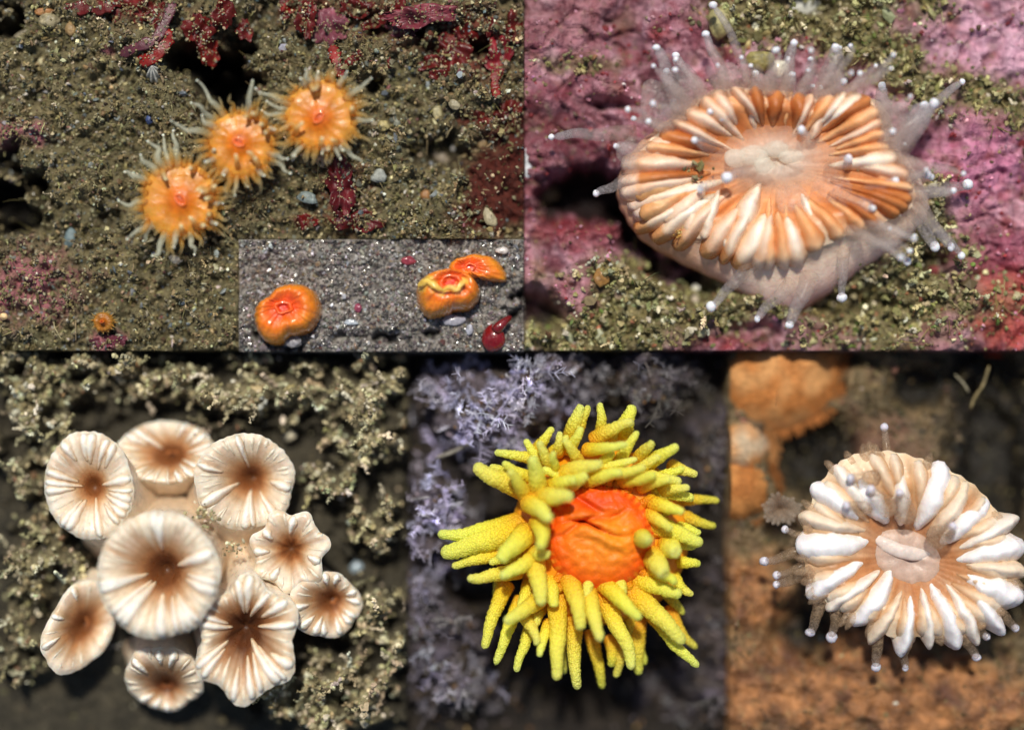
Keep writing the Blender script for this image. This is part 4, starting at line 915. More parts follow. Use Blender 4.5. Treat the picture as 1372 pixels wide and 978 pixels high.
WS = [(0, L(248, 214, 182)), (.5, L(250, 240, 226)), (1, L(246, 226, 200))]
OS = [(0, L(250, 206, 164)), (.4, L(236, 166, 106)), (1, L(234, 190, 146))]
BR = [(0, L(214, 140, 80)), (.5, L(176, 96, 40)), (1, L(206, 140, 88))]
PW = [(0, L(236, 186, 146)), (.4, L(244, 214, 190)), (1, L(240, 206, 178))]
ns = 44
for k in range(ns):
    f = (k + rng.uniform(.3, .7)) / ns
    front = f > .7 or f < .04
    flute = .8 < f < .93
    st = (BR, OS, PW, WS)[rng.choice(4, p=[.06, .2, .4, .34] if front else [.24, .3, .32, .14])]
    if front: st = [(0, L(216, 146, 88) if flute else L(252, 218, 198)), (.25, L(230, 170, 116) if flute else L(250, 214, 186))] + [(.25 + .75 * q_, c_) for q_, c_ in st]
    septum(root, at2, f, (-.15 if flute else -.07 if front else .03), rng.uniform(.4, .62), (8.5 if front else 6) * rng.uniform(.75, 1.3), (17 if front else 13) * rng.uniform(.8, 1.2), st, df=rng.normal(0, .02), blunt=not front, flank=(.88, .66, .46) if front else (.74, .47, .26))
TN = [(0, L(214, 150, 92)), (.5, L(226, 176, 124)), (1, L(214, 160, 110))]
for k, (i_, o_, wd, st, h_) in enumerate([((1017, 248), (995, 306), 10, WS, 22), ((962, 256), (944, 313), 7.5, WS, 20), ((947, 245), (896, 292), 12, PW, 20), ((973, 296), (970, 322), 4.5, WS, 16), ((1071, 259), (1088, 300), 7, WS, 18), ((1100, 274), (1118, 308), 4.5, WS, 15), ((1080, 195), (1101, 150), 7, PW, 20),
        ((1124, 200), (1170, 160), 8, PW, 18), ((930, 211), (876, 202), 14, PW, 20), ((940, 237), (857, 262), 13, TN, 18), ((910, 272), (864, 288), 10, TN, 18), ((930, 275), (920, 312), 8, PW, 18), ((1140, 245), (1205, 246), 9, TN, 14), ((1050, 262), (1048, 330), 6, OS, 16), ((1030, 262), (1022, 330), 6, OS, 16), ((1010, 180), (998, 132), 8, PW, 16), ((1048, 176), (1056, 134), 6, OS, 16), ((970, 185), (930, 155), 9, PW, 18), ((1150, 215), (1190, 205), 8, PW, 14)]):
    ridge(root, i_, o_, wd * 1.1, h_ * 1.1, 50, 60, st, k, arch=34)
# whitish mouth cone
n = 60; a = np.linspace(0, 2 * np.pi, n, endpoint=False); loops = []
for k, z in ((1.3, 62), (1.1, 68), (.9, 74), (.7, 80), (.5, 84), (.34, 84), (.2, 80), (.1, 74)):
    cc_ = W(1042, 214, z); fr = 1 + .05 * pn(np.cos(a) * 2, np.sin(a) * 2, 1.)
    loops.append(np.stack([cc_[0] + 84 * k * fr * np.cos(a), cc_[1] + 46 * k * fr * np.sin(a), np.full(n, z) + 4 * pn(np.cos(a) * 2.4, np.sin(a) * 2.4, k) + 1.2 * np.cos(18 * a) * k], -1))
V, F, rid = loft(loops, loops[-1].mean(0) - [0, 0, 4])
link_mesh('mouth_cone', V, F, M_jelly, root, attrs={'Col': ramp(rid / 8, [(0, L(236, 214, 196)), (.4, L(242, 234, 224)), (1, L(246, 244, 232))]), 'A': np.interp(rid / 8, [0, .25, .5, .75, 1], [.0, .2, .5, .68, .75])})
for k, (x, y, rx_, ry_) in enumerate(((1010, 208, 15, 11), (1040, 200, 13, 9), (1022, 222, 11, 10), (1060, 210, 14, 8), (985, 212, 12, 10))):
    V, F = sphere(np.zeros(3), 1, 20, 12); V = V * [rx_ * 1.3, ry_ * 1.2, 9] * (1 + .2 * pn(V[:, 0] * 1.5 + k, V[:, 1] * 1.5, V[:, 2]))[:, None] + W(x, y, 78)
    link_mesh('mouth_lobe', V, F, M_jelly, root, attrs={'Col': np.tile(L(248, 246, 236), (len(V), 1)), 'A': np.full(len(V), .6)})
T2 = [((850, 178), (739, 184), 13, 5), ((855, 232), (799, 261), 12, 5), ((915, 150), (879, 65), 16, 5), ((940, 140), (907, 73), 17, 5), ((918, 165), (893, 96), 20, 5), ((928, 180), (902, 137), 16, 5),
      ((975, 120), (945, 47), 12, 5.5), ((1050, 122), (1061, 61), 15, 5.5), ((1105, 128), (1120, 64), 22, 5.5), ((1080, 128), (1085, 81), 12, 4), ((1060, 130), (1060, 101), 12, 5), ((1010, 140), (1014, 99), 14, 4.5),
      ((1182, 175), (1181, 117), 18, 6), ((1180, 210), (1240, 142), 34, 6), ((1190, 215), (1251, 139), 22, 7), ((1190, 190), (1291, 109), 12, 4.5), ((1190, 245), (1242, 234), 12, 5.5), ((1200, 262), (1275, 256), 14, 5),
      ((1212, 262), (1297, 248), 14, 7), ((1215, 270), (1251, 331), 16, 6.5), ((1222, 268), (1272, 330), 14, 6), ((1225, 275), (1289, 343), 10, 5.5), ((1165, 305), (1217, 352), 14, 5.5), ((1130, 335), (1127, 399), 11, 7.5),
      ((1085, 370), (1057, 436), 16, 5.5), ((1060, 380), (1013, 427), 13, 5), ((1010, 350), (953, 411), 13, 7), ((1085, 195), (1073, 174), 12, 6), ((1115, 230), (1136, 211), 16, 6), ((985, 160), (967, 157), 10, 5),
      ((975, 152), (952, 148), 10, 4.5), ((960, 205), (930, 188), 14, 5), ((960, 245), (938, 254), 14, 5), ((1010, 228), (974, 238), 13, 9), ((1150, 262), (1198, 243), 14, 6), ((1120, 270), (1169, 279), 22, 6), ((1090, 130), (1101, 117), 8, 3.5), ((1030, 150), (1087, 117), 9, 3.5),
      ((868, 210), (826, 196), 18, 4), ((1010, 118), (957, 5), 10, 6)]
for b, tp, r_, kn in T2:
    inn = 880 < tp[0] < 1210 and 140 < tp[1] < 290
    tz = 98 if inn else rng.uniform(62, 92)
    tentacle(root, W(*b, 72), W(*tp, tz), r_ * .85, r_ * .36, [(0, L(214, 190, 172)), (.4, L(196, 186, 182)), (1, L(214, 212, 218))], [(0, .2), (.4, .24), (1, .42)], M_speck if rng.random() < .7 else M_clear, bow=(0, 0, 18), knob=kn, wob=.1, nseg=12, K=16, tipround=.05)
for k in range(34):       # finer ones along the back and the right side
    f = rng.uniform(.08, .66); p = at2(.06, f); e = p - W(1042, 225, p[2]); e /= np.linalg.norm(e); l_ = rng.uniform(30, 75)
    tentacle(root, p, p + e * l_ + [rng.normal(0, 12), rng.normal(0, 12), rng.uniform(-8, 34)], rng.uniform(6, 11), rng.uniform(2.5, 4), [(0, L(222, 200, 184)), (1, L(220, 216, 218))], [(0, .22), (1, .24)], M_speck, knob=rng.uniform(2.6, 4.6), wob=.16, nseg=10, K=12, tipround=.06)
for k in range(30):
    f = rng.uniform(0, 1); p = at2(0.04, f); e = p - W(1042, 225, p[2]); e /= np.linalg.norm(e)
    if p[1] < 240: continue
    tentacle(root, p + [0, 0, 2], p + e * rng.uniform(14, 36) + [rng.normal(0, 8), rng.normal(0, 8), rng.uniform(0, 25)], rng.uniform(8, 16), 5, [(0, L(226, 200, 180)), (1, L(212, 206, 206))], [(0, .22), (1, .12)], M_speck, wob=.1, nseg=10, tipround=.3)
for b, tp, r_ in (((1160, 190), (1232, 150), 34), ((1150, 240), (1225, 215), 26), ((900, 170), (868, 108), 26), ((985, 135), (975, 85), 24), ((1100, 135), (1118, 88), 26), ((870, 205), (826, 205), 22), ((1045, 130), (1040, 90), 24), ((940, 150), (905, 110), 26), ((960, 190), (915, 165), 22), ((1090, 250), (1150, 268), 24), ((1055, 250), (1070, 290), 22)):
    P_ = bezier(W(*b, 74), (W(*b, 92) + W(*tp, 92)) / 2, W(*tp, 78), 14); t = np.linspace(0, 1, 14)
    V, F, tv, an = tube(P_, r_ * np.sqrt(np.clip((1.05 - t) * 2.2, .1, 1)) * (.7 + .3 * np.sin(t * 3)), 5 * np.clip((1.1 - t) * 2, .3, 1), 16)
    V[:, 2] += 5 * pn(V[:, 0] / 16, V[:, 1] / 16, 3.)
    link_mesh('veil', V, F, M_speck, root, attrs={'Col': np.tile(L(226, 214, 210), (len(V), 1)), 'A': .11 + .1 * tv})
# crumbs of sediment lying in the cup
def crumb(G, px, py, z, r, col, label, n=40):
    org = W(px, py, z); p = org + rng.normal(0, 1, (n, 3)) * [r, r * .7, r * .3]
    V, F, c = grains_geo(p, rng.lognormal(math.log(r * .22), .3, n), pick(n, col, np.ones(len(col)), .3))
    return tag(link_mesh('sediment_crumb', V, F, M_grain, origin=org, smooth=False, attrs={'Col': c}), label, 'sediment')
crumb(G2, 921, 228, 80, 13, pal2[:4], 'olive sediment crumb lying inside the left of the banded coral cup')
crumb(G2, 913, 312, 78, 6, [L(190, 150, 70), L(150, 112, 50), L(214, 190, 130)], 'amber flake stuck on the lower left lip of the banded coral')
crumb(G2, 1146, 218, 78, 8, pal2[:4], 'small olive crumb inside the right of the banded coral cup')

# ---- the brown-and-white colony
def polyp(cx, cy, rx, ry, hz, base, label, ns=26, rot=0, dark=.5, inner=(0, 0), seed=0, whites=.5, tilt=(0, 0), lobes=0, wcol=None, sep_w=1.0, knobs=False, cw=1.0):
    bx, by = base; zb = float(G3.h(bx, by))
    root = thing('cup_coral', label, 'cup coral', W(bx, by, zb), 'brown and white cup corals of the colony')
    n = 160; a = np.linspace(0, 2 * np.pi, n, endpoint=False); ca, sa = math.cos(R(rot)), math.sin(R(rot))
    wv = 1 + .05 * pn(np.cos(a) * 2 + seed, np.sin(a) * 2, 1.) + .012 * pn(np.cos(a) * 9 + seed, np.sin(a) * 9, 2.) + ((.04 + .06 * (lobes > 5)) * np.cos(a * lobes + seed) if lobes else 0)
    x, y = rx * wv * np.cos(a), ry * wv * np.sin(a); X, Y = x * ca - y * sa, x * sa + y * ca
    c = W(cx, cy, hz)
    rim = np.stack([c[0] + X, c[1] + Y, hz + tilt[0] * X + tilt[1] * Y], -1)
    b = W(bx, by, zb); base_ = np.stack([b[0] + X * 1.05, b[1] + Y * 1.05, np.full(n, zb - 15)], -1)
    ctr = c + np.array([inner[0], -inner[1], -min(rx, ry) * .72])
    wc = wcol or [(0, L(190, 164, 136)), (.4, L(218, 196, 168)), (.8, L(234, 220, 200)), (1, L(242, 234, 220))]
    d = mix(L(150, 92, 50), L(82, 44, 24), np.array(dark))
    at = cup(root, rim, base_, ctr, 0, wc, [(0, L(240, 232, 216)), (1 - .75 * cw, L(230, 214, 190)), (1 - .56 * cw, mix(L(202, 170, 132), d, np.array(dark * .3))), (1 - .42 * cw, mix(L(196, 146, 100), d, np.array(.2 + dark * .4))), (1 - .27 * cw, d * .9), (1, d * .45)], bulge=-.1, fold=rx * .012, nfold=ns, power=1.7, roll=rx * .1, uc=.14, secs=4, secamt=.35)
    for k in range(ns):
        f = (k + rng.uniform(-.2, .2)) / ns; big = rng.random() < whites * .55
        wht = L(250, 246, 236)
        st = [(0, wht if big else L(240, 230, 212)), (.5, mix(wht, L(224, 202, 170), np.array(.2 if big else .7))), (1, L(180, 130, 84) if not big else L(228, 200, 164))]
        if knobs and big:
            septum(root, at, f, .07, rng.uniform(.4, .55), rx * .075, rx * .15, [(0, wht), (.6, wht), (1, L(222, 190, 150))], df=rng.normal(0, .02), lift=1, blunt=False); continue
        septum(root, at, f, .05, rng.uniform(.45, .8) if big else rng.uniform(.3, .62), rx * (.062 if big else .036) * sep_w * rng.uniform(.7, 1.3), rx * (.12 if big else .06) * sep_w, st, df=rng.normal(0, .018), lift=1 if big else -1, blunt=False)
    # mouth at the bottom of the funnel
    m = 24; b2 = np.linspace(0, 2 * np.pi, m, endpoint=False); q = ctr + [0, 0, 2]; lo = []
    for k, dz in ((1, 0), (.9, 5), (.65, 6), (.45, 2), (.25, -2)):
        fr = 1 + .15 * np.cos(6 * b2)
        lo.append(np.stack([q[0] + rx * .2 * k * fr * np.cos(b2), q[1] + ry * .2 * k * fr * np.sin(b2), np.full(m, q[2] + dz)], -1))
    V, F, rid = loft(lo, lo[-1].mean(0)); link_mesh('mouth', V, F, M_turf, root, attrs={'Col': ramp(rid / 5, [(0, d), (.4, d * 1.5), (.8, d * .6), (1, d * .4)])})
    return root, at
polyp(222, 606, 66, 42, 14, (226, 640), 'far brown-centred polyp at the top middle of the colony, soft-edged', ns=22, dark=.2, seed=3, tilt=(0, -.5), inner=(6, 6))
polyp(119, 650, 58, 71, 78, (160, 690), 'upper left polyp of the colony with a star-shaped reddish brown mouth', ns=34, rot=8, dark=.1, cw=.66, seed=1, whites=.7, inner=(2, 4))
polyp(328, 645, 64, 64, 52, (310, 690), 'upper right polyp of the colony, tan with its wide side to the right', ns=36, dark=.2, cw=.8, seed=4, inner=(6, -4), tilt=(-.25, .1))
polyp(388, 737, 50, 52, 62, (370, 760), 'small knobbly polyp between the upper right one and the rightmost one', ns=18, dark=.15, cw=.8, seed=5, lobes=7, whites=.9, sep_w=1.3, knobs=True)
polyp(436, 810, 46, 44, 44, (410, 800), 'rightmost polyp of the colony, white on its left with a brown open side', ns=16, dark=.3, seed=6, lobes=5, whites=.9, inner=(6, -6), tilt=(-.4, .2), sep_w=1.3, knobs=True)
polyp(108, 838, 40, 66, 30, (130, 800), 'lower left polyp half buried under sediment, showing white knobs', ns=16, rot=-25, dark=.3, seed=7, lobes=5, whites=.9, tilt=(-.5, 0), sep_w=1.3, knobs=True)
polyp(220, 908, 52, 46, 24, (218, 870), 'bottom polyp tilted away below the largest one, brown with white knobs on top', ns=16, dark=.75, seed=8, lobes=5, whites=.8, inner=(0, 10), tilt=(0, .6), sep_w=1.5, knobs=True)
polyp(331, 857, 66, 80, 84, (320, 800), 'lower right polyp with a wide dark brown throat and scalloped edge', ns=34, rot=-6, dark=.8, cw=1.15, seed=9, lobes=6, inner=(-6, -14), whites=.6, sep_w=1.1)
polyp(213, 770, 80, 82, 112, (232, 745), 'largest, round polyp in the middle of the colony with a deep brown centre', ns=46, dark=.5, cw=.88, seed=2, whites=.5, inner=(4, -4))
# shared tissue between the polyps
V, F = sphere(np.zeros(3), 1, 48, 24); V = V * (1 + .12 * pn(V[:, 0] * 2, V[:, 1] * 2, V[:, 2] * 2))[:, None] * [196, 156, 66] + W(255, 750, -62)
tag(link_mesh('colony_tissue', V, F, M_flesh, origin=W(255, 740, -60), attrs={'Col': mix(L(216, 194, 168), L(244, 234, 218), .5 + pn(V[:, 0] / 40, V[:, 1] / 40, 1.))}), 'tan tissue base joining the polyps of the brown and white colony', 'coral base')
crumb(G3, 276, 690, 80, 10, pal3[:4], 'olive sediment crumb between the largest and the upper right polyp')
crumb(G3, 312, 735, 76, 8, pal3[:4], 'small sediment crumb just right of the largest polyp')

# ---- the yellow coral
root = thing('cup_coral', 'bright yellow coral with an orange dome and many bumpy finger tentacles', 'cup coral', W(800, 720, -60))
def Z4(x, y, z): return W(544 + x / 1.9335, 472 + y / 1.9335, z)
c4_ = Z4(500, 470, 0)
n = 64; a = np.linspace(0, 2 * np.pi, n, endpoint=False)
ringc = lambda r_, z: np.stack([c4_[0] + r_ * np.cos(a), c4_[1] + r_ * np.sin(a), np.full(n, z)], -1)
V, F, rid = loft([ringc(66, -130), ringc(62, -60), ringc(84, 0), ringc(112, 24), ringc(118, 36), ringc(108, 50), ringc(88, 60)], c4_ + [0, 0, 66])
link_mesh('column', V, F, M_flesh, root, attrs={'Col': ramp(rid / 5, [(0, L(190, 90, 20)), (.6, L(244, 176, 36)), (1, L(242, 150, 20))])})
# orange dome with a folded slit
K, loops = 56, []; a = np.linspace(0, 2 * np.pi, 150, endpoint=False)
cD = Z4(497, 470, 0)
for k in range(K):
    u = k / (K - 1); th = u * math.pi / 2
    loops.append(np.stack([cD[0] + 74 * math.cos(th) ** .8 * np.cos(a), cD[1] + 71 * math.cos(th) ** .8 * np.sin(a), np.full(150, 56 + 34 * math.sin(th))], -1))
loops[-1] = loops[-2] * .05 + loops[-1] * .95
V, F, rid = loft(loops, loops[-1].mean(0))
dx, dy = (V[:, 0] - cD[0]), (V[:, 1] - cD[1])
cl = (dy - 12) + .12 * dx + 7 * np.sin(dx / 17); slitm = np.exp(-(cl / 2.2) ** 2) * np.exp(-((dx + 12) / 26) ** 2)
lip = np.exp(-((cl - 9) / 7) ** 2) * np.exp(-(dx / 42) ** 2) + .8 * np.exp(-((cl + 10) / 8) ** 2) * np.exp(-(dx / 42) ** 2)
cl2 = (dy - 26) - .35 * dx + 5 * np.sin(dx / 11); fold2 = np.exp(-(cl2 / 4) ** 2) * np.exp(-((dx + 8) / 34) ** 2)
cl3 = (dy - 40) + .3 * dx + 6 * np.sin(dx / 19 + 1); fold3 = np.exp(-(cl3 / 5) ** 2) * np.exp(-((dx + 16) / 30) ** 2)
V[:, 2] += -17 * slitm + 10 * lip - 12 * fold2 - 9 * fold3 + 3 * pn(dx / 11, dy / 11, 3.) + .9 * pn(dx / 2.6, dy / 2.6, 5.)
rr = np.hypot(dx, dy) / 68
col = ramp(rr, [(0, L(246, 144, 40)), (.5, L(245, 132, 30)), (.8, L(240, 104, 16)), (1, L(226, 70, 8))])
col = mix(col, L(204, 40, 8), .85 * np.clip(slitm + .6 * fold2 + .35 * fold3, 0, 1)); col = mix(col, L(210, 50, 8), .7 * blob(dx, dy, -5, 46, 40, 14, .6, .3, 20, 1.)); col = mix(col, L(246, 156, 30), .6 * blob(dx, dy, 22, 0, 26, 22, .8, .3, 20, 1.))  # dark red patch near the top is shadow painted into the dome colour
col = mix(col, L(246, 176, 50), .7 * np.clip((rr - .9) * 8, 0, 1) * (.5 + .5 * np.cos(np.arctan2(dy, dx) * 40)))
link_mesh('mouth_dome', V, F, M_dome, root, attrs={'Col': col})
FT = [(450,290,410,225,14,1),(540,300,600,205,14,1),(580,320,660,265,14,1),(500,300,540,260,13,1),(380,300,345,230,14,1),(640,390,720,415,15,2),(630,420,690,460,14,2),(250,520,120,555,15,0),(330,330,250,285,14,1),(360,320,310,225,13,0),(640,560,700,600,15,2),(610,350,690,330,13,2),(260,600,200,765,17,0),(300,640,232,808,16,0),(330,690,285,825,14,0),(370,700,345,790,12,1),(390,630,388,850,21,1),(435,690,440,875,18,0),(480,720,512,870,15,-1),(560,740,545,838,14,-1),(600,690,602,835,18,-1),(515,640,587,822,20,1),
      (640,680,755,815,16,0),(585,620,720,752,24,1),(680,660,750,770,14,-1),(690,590,742,628,12,0),(600,590,715,630,20,1),(700,540,762,547,14,0),(630,440,770,495,23,1),(690,410,803,450,15,-1),(690,385,812,385,14,-1),(600,362,750,380,18,0),
      (590,310,715,335,16,1),(690,295,755,318,14,0),(620,290,705,240,17,1),(600,275,640,230,14,1),(490,225,590,180,16,1),(470,252,572,238,14,2),(560,215,588,138,20,0),(505,215,503,130,13,0),(430,215,458,135,18,0),(440,215,474,138,12,0),
      (420,250,455,195,14,1),(395,260,400,205,12,1),(340,250,380,195,13,0),(340,275,228,258,14,0),(300,350,172,297,24,1),(310,375,268,305,16,2),(340,360,325,268,20,2),(385,310,380,258,11,2),(400,320,510,293,19,2),(470,300,600,275,13,1),
      (500,318,622,300,15,2),(350,375,430,375,21,3),(320,390,380,430,20,3),(342,440,347,510,19,3),(330,520,372,525,16,2),(290,440,85,480,20,0),(300,455,90,522,30,0),(310,470,240,540,24,2),(340,525,240,578,18,2),(290,565,158,585,17,1),
      (330,530,357,658,22,2),(345,640,255,700,18,2),(300,670,347,755,14,1),(425,590,457,718,21,2),(470,620,500,752,19,2),(515,600,608,690,19,2),(370,590,385,660,18,1),(610,480,632,490,19,3),(640,530,668,575,24,2),(680,500,700,520,22,2),
      (530,740,530,812,14,-1),(690,570,730,622,12,0),(350,660,330,720,14,0),(410,640,405,830,13,-1),(640,420,700,400,14,0),(270,500,190,520,14,-1),(560,640,620,810,14,-1),(430,330,350,300,14,1),(640,330,720,300,14,0),(320,600,290,690,15,0),(700,480,750,500,14,0),(420,345,470,318,18,2),(470,335,560,312,16,2),(560,330,650,318,16,2),(380,345,440,330,17,2),(300,330,215,300,16,0),(300,520,215,545,15,0),(660,360,735,350,14,1),(690,450,760,470,14,0),(380,260,420,215,13,0),(530,235,545,180,13,0),(250,560,230,640,13,-1),(480,560,470,640,15,1),(545,570,560,640,15,1),(660,600,720,680,14,-1),(640,600,690,640,18,-1)]
SY = [(0, L(252, 176, 30)), (.2, L(255, 220, 52)), (.5, L(255, 246, 90)), (.85, L(246, 250, 110)), (1, L(236, 246, 126))]
SYD = [(0, L(240, 150, 28)), (.3, L(240, 196, 50)), (.65, L(236, 222, 76)), (1, L(226, 230, 96))]
for bx, by, tx, ty, r_, lay in FT:
    zb = 38 + 12 * lay; zt = 56 + 24 * lay + rng.uniform(-6, 6)
    r_ = r_ / 1.9335; tint = rng.uniform(.98, 1.1) * np.array([1, rng.uniform(.9, 1.03), rng.uniform(.8, 1.2)])
    tentacle(root, Z4(bx, by, zb), Z4(tx, ty, zt), r_ * 1.35, r_ * .58, [(q_, c_ * tint) for q_, c_ in (SYD if lay < 0 else SY)], [(0, 1), (.5, 1), (1, .92)], M_finger, bow=(rng.normal(0, 3), rng.normal(0, 3), 16), wob=.06, nseg=18, K=54, tipround=.08, bumps=.16)
for k in range(26):     # short stubs round the dome
    aa = 2 * np.pi * (k + rng.uniform(-.3, .3)) / 26; e = np.array([math.cos(aa), math.sin(aa), 0])
    if e[0] < -.2 and e[1] > -.5: continue
    b = cD + e * 66 + [0, 0, 58]; tentacle(root, b, b + e * rng.uniform(14, 26) + [0, 0, rng.uniform(4, 14)], 7.5, 4.5, [(0, L(240, 110, 10)), (.6, L(243, 160, 18)), (1, L(240, 190, 30))], [(0, 1), (1, 1)], M_finger, nseg=10, K=14, tipround=.25, bumps=.12)

# ---- the white coral on the rusty rock
root = thing('cup_coral', 'white cup coral with thick white radial ridges and a grey-pink mouth, on rusty rock', 'cup coral', W(1215, 745, -20))
RIM5 = [(1076, 745), (1077, 705), (1090, 665), (1112, 630), (1145, 609), (1190, 604), (1235, 615), (1268, 628), (1305, 650), (1335, 685), (1352, 722), (1358, 760), (1352, 795), (1334, 828), (1300, 848), (1268, 855), (1235, 852), (1205, 858), (1172, 840), (1140, 826), (1108, 806), (1086, 780)]
rim5 = smooth_loop([(x, y, 66) for x, y in RIM5], 220); b5 = W(1215, 738, -20)
base5 = b5 + (rim5 - rim5.mean(0)) * [.8, .8, 0]; base5[:, 2] = -35
ctr5 = W(1214, 745, 34)
at5 = cup(root, rim5, base5, ctr5, 0, [(0, L(150, 120, 96)), (.6, L(206, 178, 148)), (1, L(232, 214, 190))], [(0, L(226, 200, 168)), (.3, L(206, 164, 120)), (.6, L(184, 128, 84)), (1, L(180, 138, 112))], bulge=.05, fold=2.0, nfold=44, power=1.1, roll=16, uc=.28, secamt=.6)
S5 = [((1162, 724), (1079, 730), 18), ((1150, 698), (1101, 660), 13), ((1154, 752), (1091, 788), 12), ((1191, 766), (1148, 824), 12), ((1217, 796), (1206, 860), 8.5), ((1245, 784), (1275, 855), 11), ((1284, 766), (1352, 795), 15), ((1277, 749), (1353, 730), 14),
      ((1261, 727), (1306, 682), 13), ((1227, 706), (1254, 630), 15), ((1186, 698), (1148, 650), 14), ((1289, 780), (1330, 834), 9), ((1160, 710), (1084, 694), 10), ((1163, 690), (1122, 634), 10), ((1278, 735), (1346, 698), 9), ((1244, 715), (1282, 660), 11), ((1205, 700), (1200, 640), 10), ((1175, 765), (1115, 806), 8), ((1205, 790), (1172, 842), 8), ((1232, 790), (1240, 850), 7), ((1265, 780), (1300, 848), 8), ((1290, 755), (1357, 762), 9)]
SW = [(0, L(238, 232, 236)), (.5, L(250, 248, 250)), (1, L(246, 240, 236))]
SB = [(0, L(226, 204, 178)), (.5, L(236, 218, 196)), (1, L(222, 190, 158))]
SC = [(0, L(236, 220, 204)), (.5, L(248, 240, 232)), (1, L(238, 220, 200))]
for k, (i_, o_, wd) in enumerate(S5):
    d_ = np.array(o_, float) - 1; o2 = tuple(np.array(o_) + (np.array(o_) - np.array(i_)) * -.01)
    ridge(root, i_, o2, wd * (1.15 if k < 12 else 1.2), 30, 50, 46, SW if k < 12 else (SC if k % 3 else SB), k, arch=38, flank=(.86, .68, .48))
for k in range(26):
    septum(root, at5, (k + rng.uniform(-.3, .3)) / 26, .03, rng.uniform(.38, .56), rng.uniform(4.5, 7.5), 10, [(0, L(236, 220, 200)), (.6, L(222, 190, 154)), (1, L(196, 148, 106))], df=rng.normal(0, .015), blunt=False)
# mouth disc and lip bar
n = 56; a = np.linspace(0, 2 * np.pi, n, endpoint=False); loops = []
for k, z in ((1.15, 34), (1, 48), (.88, 56), (.66, 60), (.4, 60), (.15, 58)):
    cc_ = W(1215, 747, z); x, y = 56 * k * np.cos(a) * (1 + .03 * np.cos(5 * a)), 38 * k * np.sin(a); ca, sa = math.cos(R(-25)), math.sin(R(-25))
    loops.append(np.stack([cc_[0] + x * ca - y * sa, cc_[1] + x * sa + y * ca, np.full(n, z) + 5 * pn(x / 14, y / 14, 1.)], -1))
V, F, rid = loft(loops, loops[-1].mean(0)); link_mesh('mouth_disc', V, F, M_flesh, root, attrs={'Col': ramp(rid / 6, [(0, L(184, 142, 112)), (.35, L(196, 168, 150)), (.7, L(190, 164, 150)), (1, L(180, 152, 138))])})
path = np.array([W(x, y, z) for x, y, z in ((1168, 716, 53), (1184, 728, 60), (1205, 738, 62), (1230, 743, 61), (1252, 743, 54))]); t = np.linspace(0, 4, 16)
path = np.stack([np.interp(t, np.arange(5), path[:, k]) for k in range(3)], -1); path[1:-1] = (path[:-2] + 2 * path[1:-1] + path[2:]) / 4; tt = np.linspace(0, 1, 16)
V, F, tv, _ = tube(path, 9.5 * np.sqrt(np.clip(np.minimum(tt, 1 - tt) * 3 + .05, .1, 1)), 4.5 * np.sqrt(np.clip(np.minimum(tt, 1 - tt) * 4 + .05, .1, 1)), 12)
link_mesh('mouth_lip', V, F, M_flesh, root, attrs={'Col': np.tile(L(214, 200, 192), (len(V), 1))})
T5 = [((1080, 735), (1024, 752), 9, 6), ((1082, 755), (1040, 772), 8, 5.5), ((1085, 765), (1040, 784), 10, 5.5), ((1100, 800), (1086, 849), 10, 6.5), ((1120, 815), (1115, 853), 9, 7.2), ((1175, 840), (1173, 893), 10, 6), ((1205, 855), (1212, 895), 9, 5), ((1300, 835), (1321, 852), 10, 5.5), ((1285, 845), (1309, 880), 10, 6), ((1335, 815), (1361, 842), 9, 5.5),
      ((1190, 625), (1184, 573), 8, 6), ((1170, 640), (1140, 641), 11, 6), ((1160, 680), (1135, 677), 10, 6), ((1190, 680), (1166, 657), 14, 7), ((1215, 690), (1205, 660), 14, 6), ((1255, 720), (1276, 706), 16, 6.5), ((1080, 720), (1051, 710), 7, 5)]
for k, (b, tp, r_, kn) in enumerate(T5):
    inn = 10 < k < 16
    tentacle(root, W(*b, 82 if inn else 58), W(*tp, 104 if inn else 50), r_, r_ * .5, [(0, L(210, 184, 156)), (.5, L(180, 156, 128)), (1, L(196, 180, 168))], [(0, .45), (.5, .4), (1, .4)], M_speck, knob=kn, wob=.08, nseg=12, K=16, tipround=.05, bow=(0, 0, 14), kcol=L(206, 204, 216))
for k in range(46):
    f = rng.uniform(0, 1); p = at5(.0, f); e = p - W(1214, 740, p[2]); e /= np.linalg.norm(e)
    tentacle(root, p + [0, 0, -2] - e * 10, p + e * rng.uniform(4, 18) + [rng.normal(0, 4), rng.normal(0, 4), rng.uniform(-14, 14)], rng.uniform(6, 11), 4, [(0, L(222, 196, 166)), (1, L(190, 164, 136))], [(0, .6), (1, .25)], M_speck, wob=.1, nseg=10, tipround=.35)

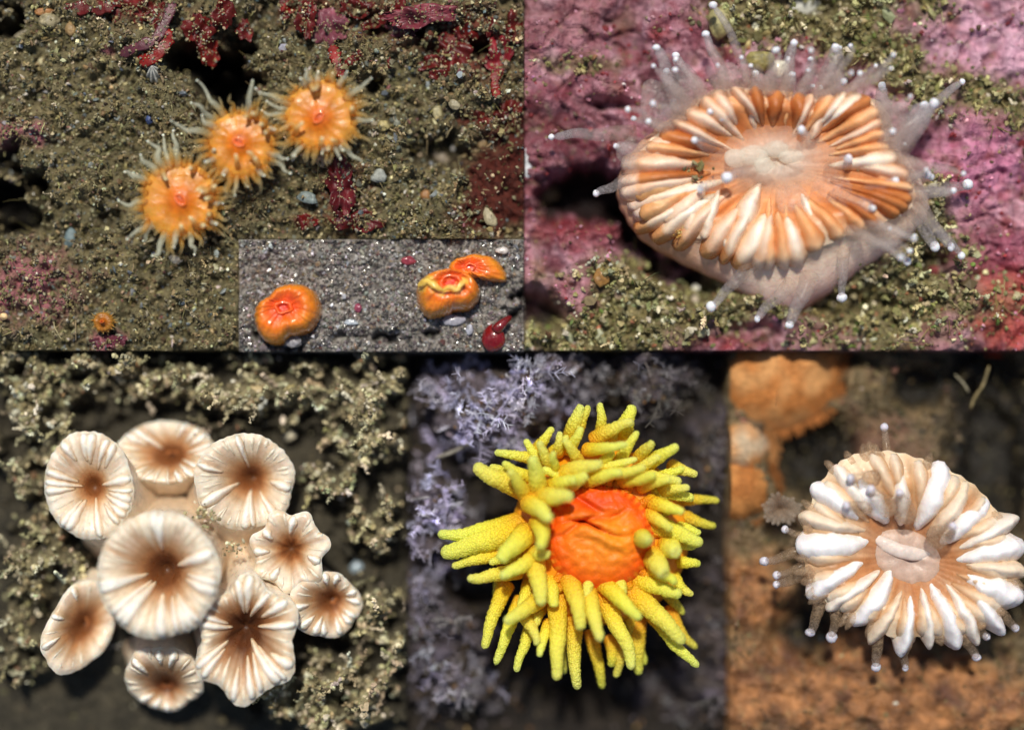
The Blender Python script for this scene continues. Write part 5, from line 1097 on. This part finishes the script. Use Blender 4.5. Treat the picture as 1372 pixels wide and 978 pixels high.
# orange sponge mounds and a small see-through polyp beside it
def mound(cx, cy, rx, ry, hz, col, col2, label, seed):
    n, K = 110, 40; a = np.linspace(0, 2 * np.pi, n, endpoint=False); z0 = float(G5.h(cx, cy)) - 22; org = W(cx, cy, z0)
    wv = 1 + .14 * pn(np.cos(a) * 1.4 + seed, np.sin(a) * 1.4, 1.) + .03 * pn(np.cos(a) * 9, np.sin(a) * 9, seed)
    loops = []
    for k in range(K):
        u = k / K; s = 1 - u
        loops.append(np.stack([rx * s * wv * np.cos(a), ry * s * wv * np.sin(a), np.full(n, (hz + 22) * (1 - s ** 2.4) ** .9)], -1))
    V, F, rid = loft(loops, np.array([0, 0, hz + 22])); s_ = np.hypot(V[:, 0], V[:, 1])
    V[:, 2] += 3 * pn(V[:, 0] / 25, V[:, 1] / 25, seed); V[:, 2] += 1.2 * pn(V[:, 0] / 4, V[:, 1] / 4, seed)
    V = V + org; x0, y0, x1, y1 = G5.rect; V[:, 0] = np.maximum(V[:, 0], x0 - 685); V[:, 1] = np.minimum(V[:, 1], 488.5 - y0)
    c = mix(col, col2, np.clip(.5 + 1.4 * pn(V[:, 0] / 30, V[:, 1] / 30, seed), 0, 1))
    root = thing('orange_sponge', label, 'sponge', org)
    link_mesh('body', V, F, M_sponge, root, attrs={'Col': c})
    m = 700; aa = rng.uniform(0, 2 * np.pi, m); e = np.stack([np.cos(aa) * rx, np.sin(aa) * ry, np.zeros(m)], -1) * np.interp(aa, a, wv)[:, None] * .96
    en = e / np.linalg.norm(e, axis=1)[:, None]; ln = rng.uniform(6, 15, m)
    P = org + e[:, None] + np.array([0, 0, 10]) + en[:, None] * np.linspace(0, 1, 4)[None, :, None] * ln[:, None, None] + np.array([0, 0, 1]) * (np.linspace(0, 8, 4)[None, :, None])
    hv, hf, hc = hairs_geo(P, np.tile(np.linspace(.9, .4, 4), (m, 1)), np.tile(col2 * .8, (m, 1))); hf = clip_stuff(hv, hf, G5.inside)
    kind(link_mesh('hairs', hv, hf, M_turf, root, attrs={'Col': hc}), 'stuff')
mound(1036, 500, 92, 82, 28, L(202, 148, 94), L(188, 122, 66), 'large flat orange sponge mound at the top left of the rusty rock', 1.)
mound(988, 600, 48, 40, 26, L(190, 168, 140), L(200, 144, 90), 'smaller orange sponge with a whitish top at the left edge', 2.)
mound(988, 655, 48, 50, 24, L(198, 138, 80), L(168, 108, 58), 'low brownish orange sponge below the whitish one at the left edge', 3.)
root = thing('small_polyp', 'little see-through whitish polyp left of the white coral', 'polyp', W(1045, 680, -20))
for k in range(22):
    aa = 2 * np.pi * k / 22; e = np.array([math.cos(aa), math.sin(aa) * .75, 0]); c_ = W(1046, 682, 30)
    tentacle(root, c_ - [0, 0, 30], c_ + e * rng.uniform(22, 32) + [0, 0, rng.uniform(0, 12)], 6, 3, [(0, L(180, 150, 120)), (1, L(226, 214, 200))], [(0, .5), (1, .3)], M_clear, bow=(0, 0, 10), nseg=8, tipround=.2)
strap(G5, [(1325, 490), (1318, 515), (1306, 532), (1300, 548)], 2.0, L(150, 134, 92), 'thin pale yellow stalk slanting through the dark turf above the white coral', 10, 'dead_stalk', 'stalk', None, 2, M_stone, .25)
strap(G5, [(1280, 502), (1292, 515), (1298, 525)], 1.3, L(176, 168, 140), 'hair-thin pale thread left of the yellow stalk', 10, 'dead_stalk', 'stalk', None, 1.2, M_stone, .25)
strap(G4, [(584, 613), (606, 606), (632, 592)], 2.6, L(150, 144, 132), 'long bare grey twig slanting left of the yellow coral', 16, 'bare_twig', 'twig', None, 2.4, M_stone, .25)
strap(G4, [(546, 662 + 8), (560, 668), (576, 666)], 2.0, L(150, 146, 150), 'short grey twig at the left edge of the lavender turf', 16, 'bare_twig', 'twig', None, 2, M_stone, .25)
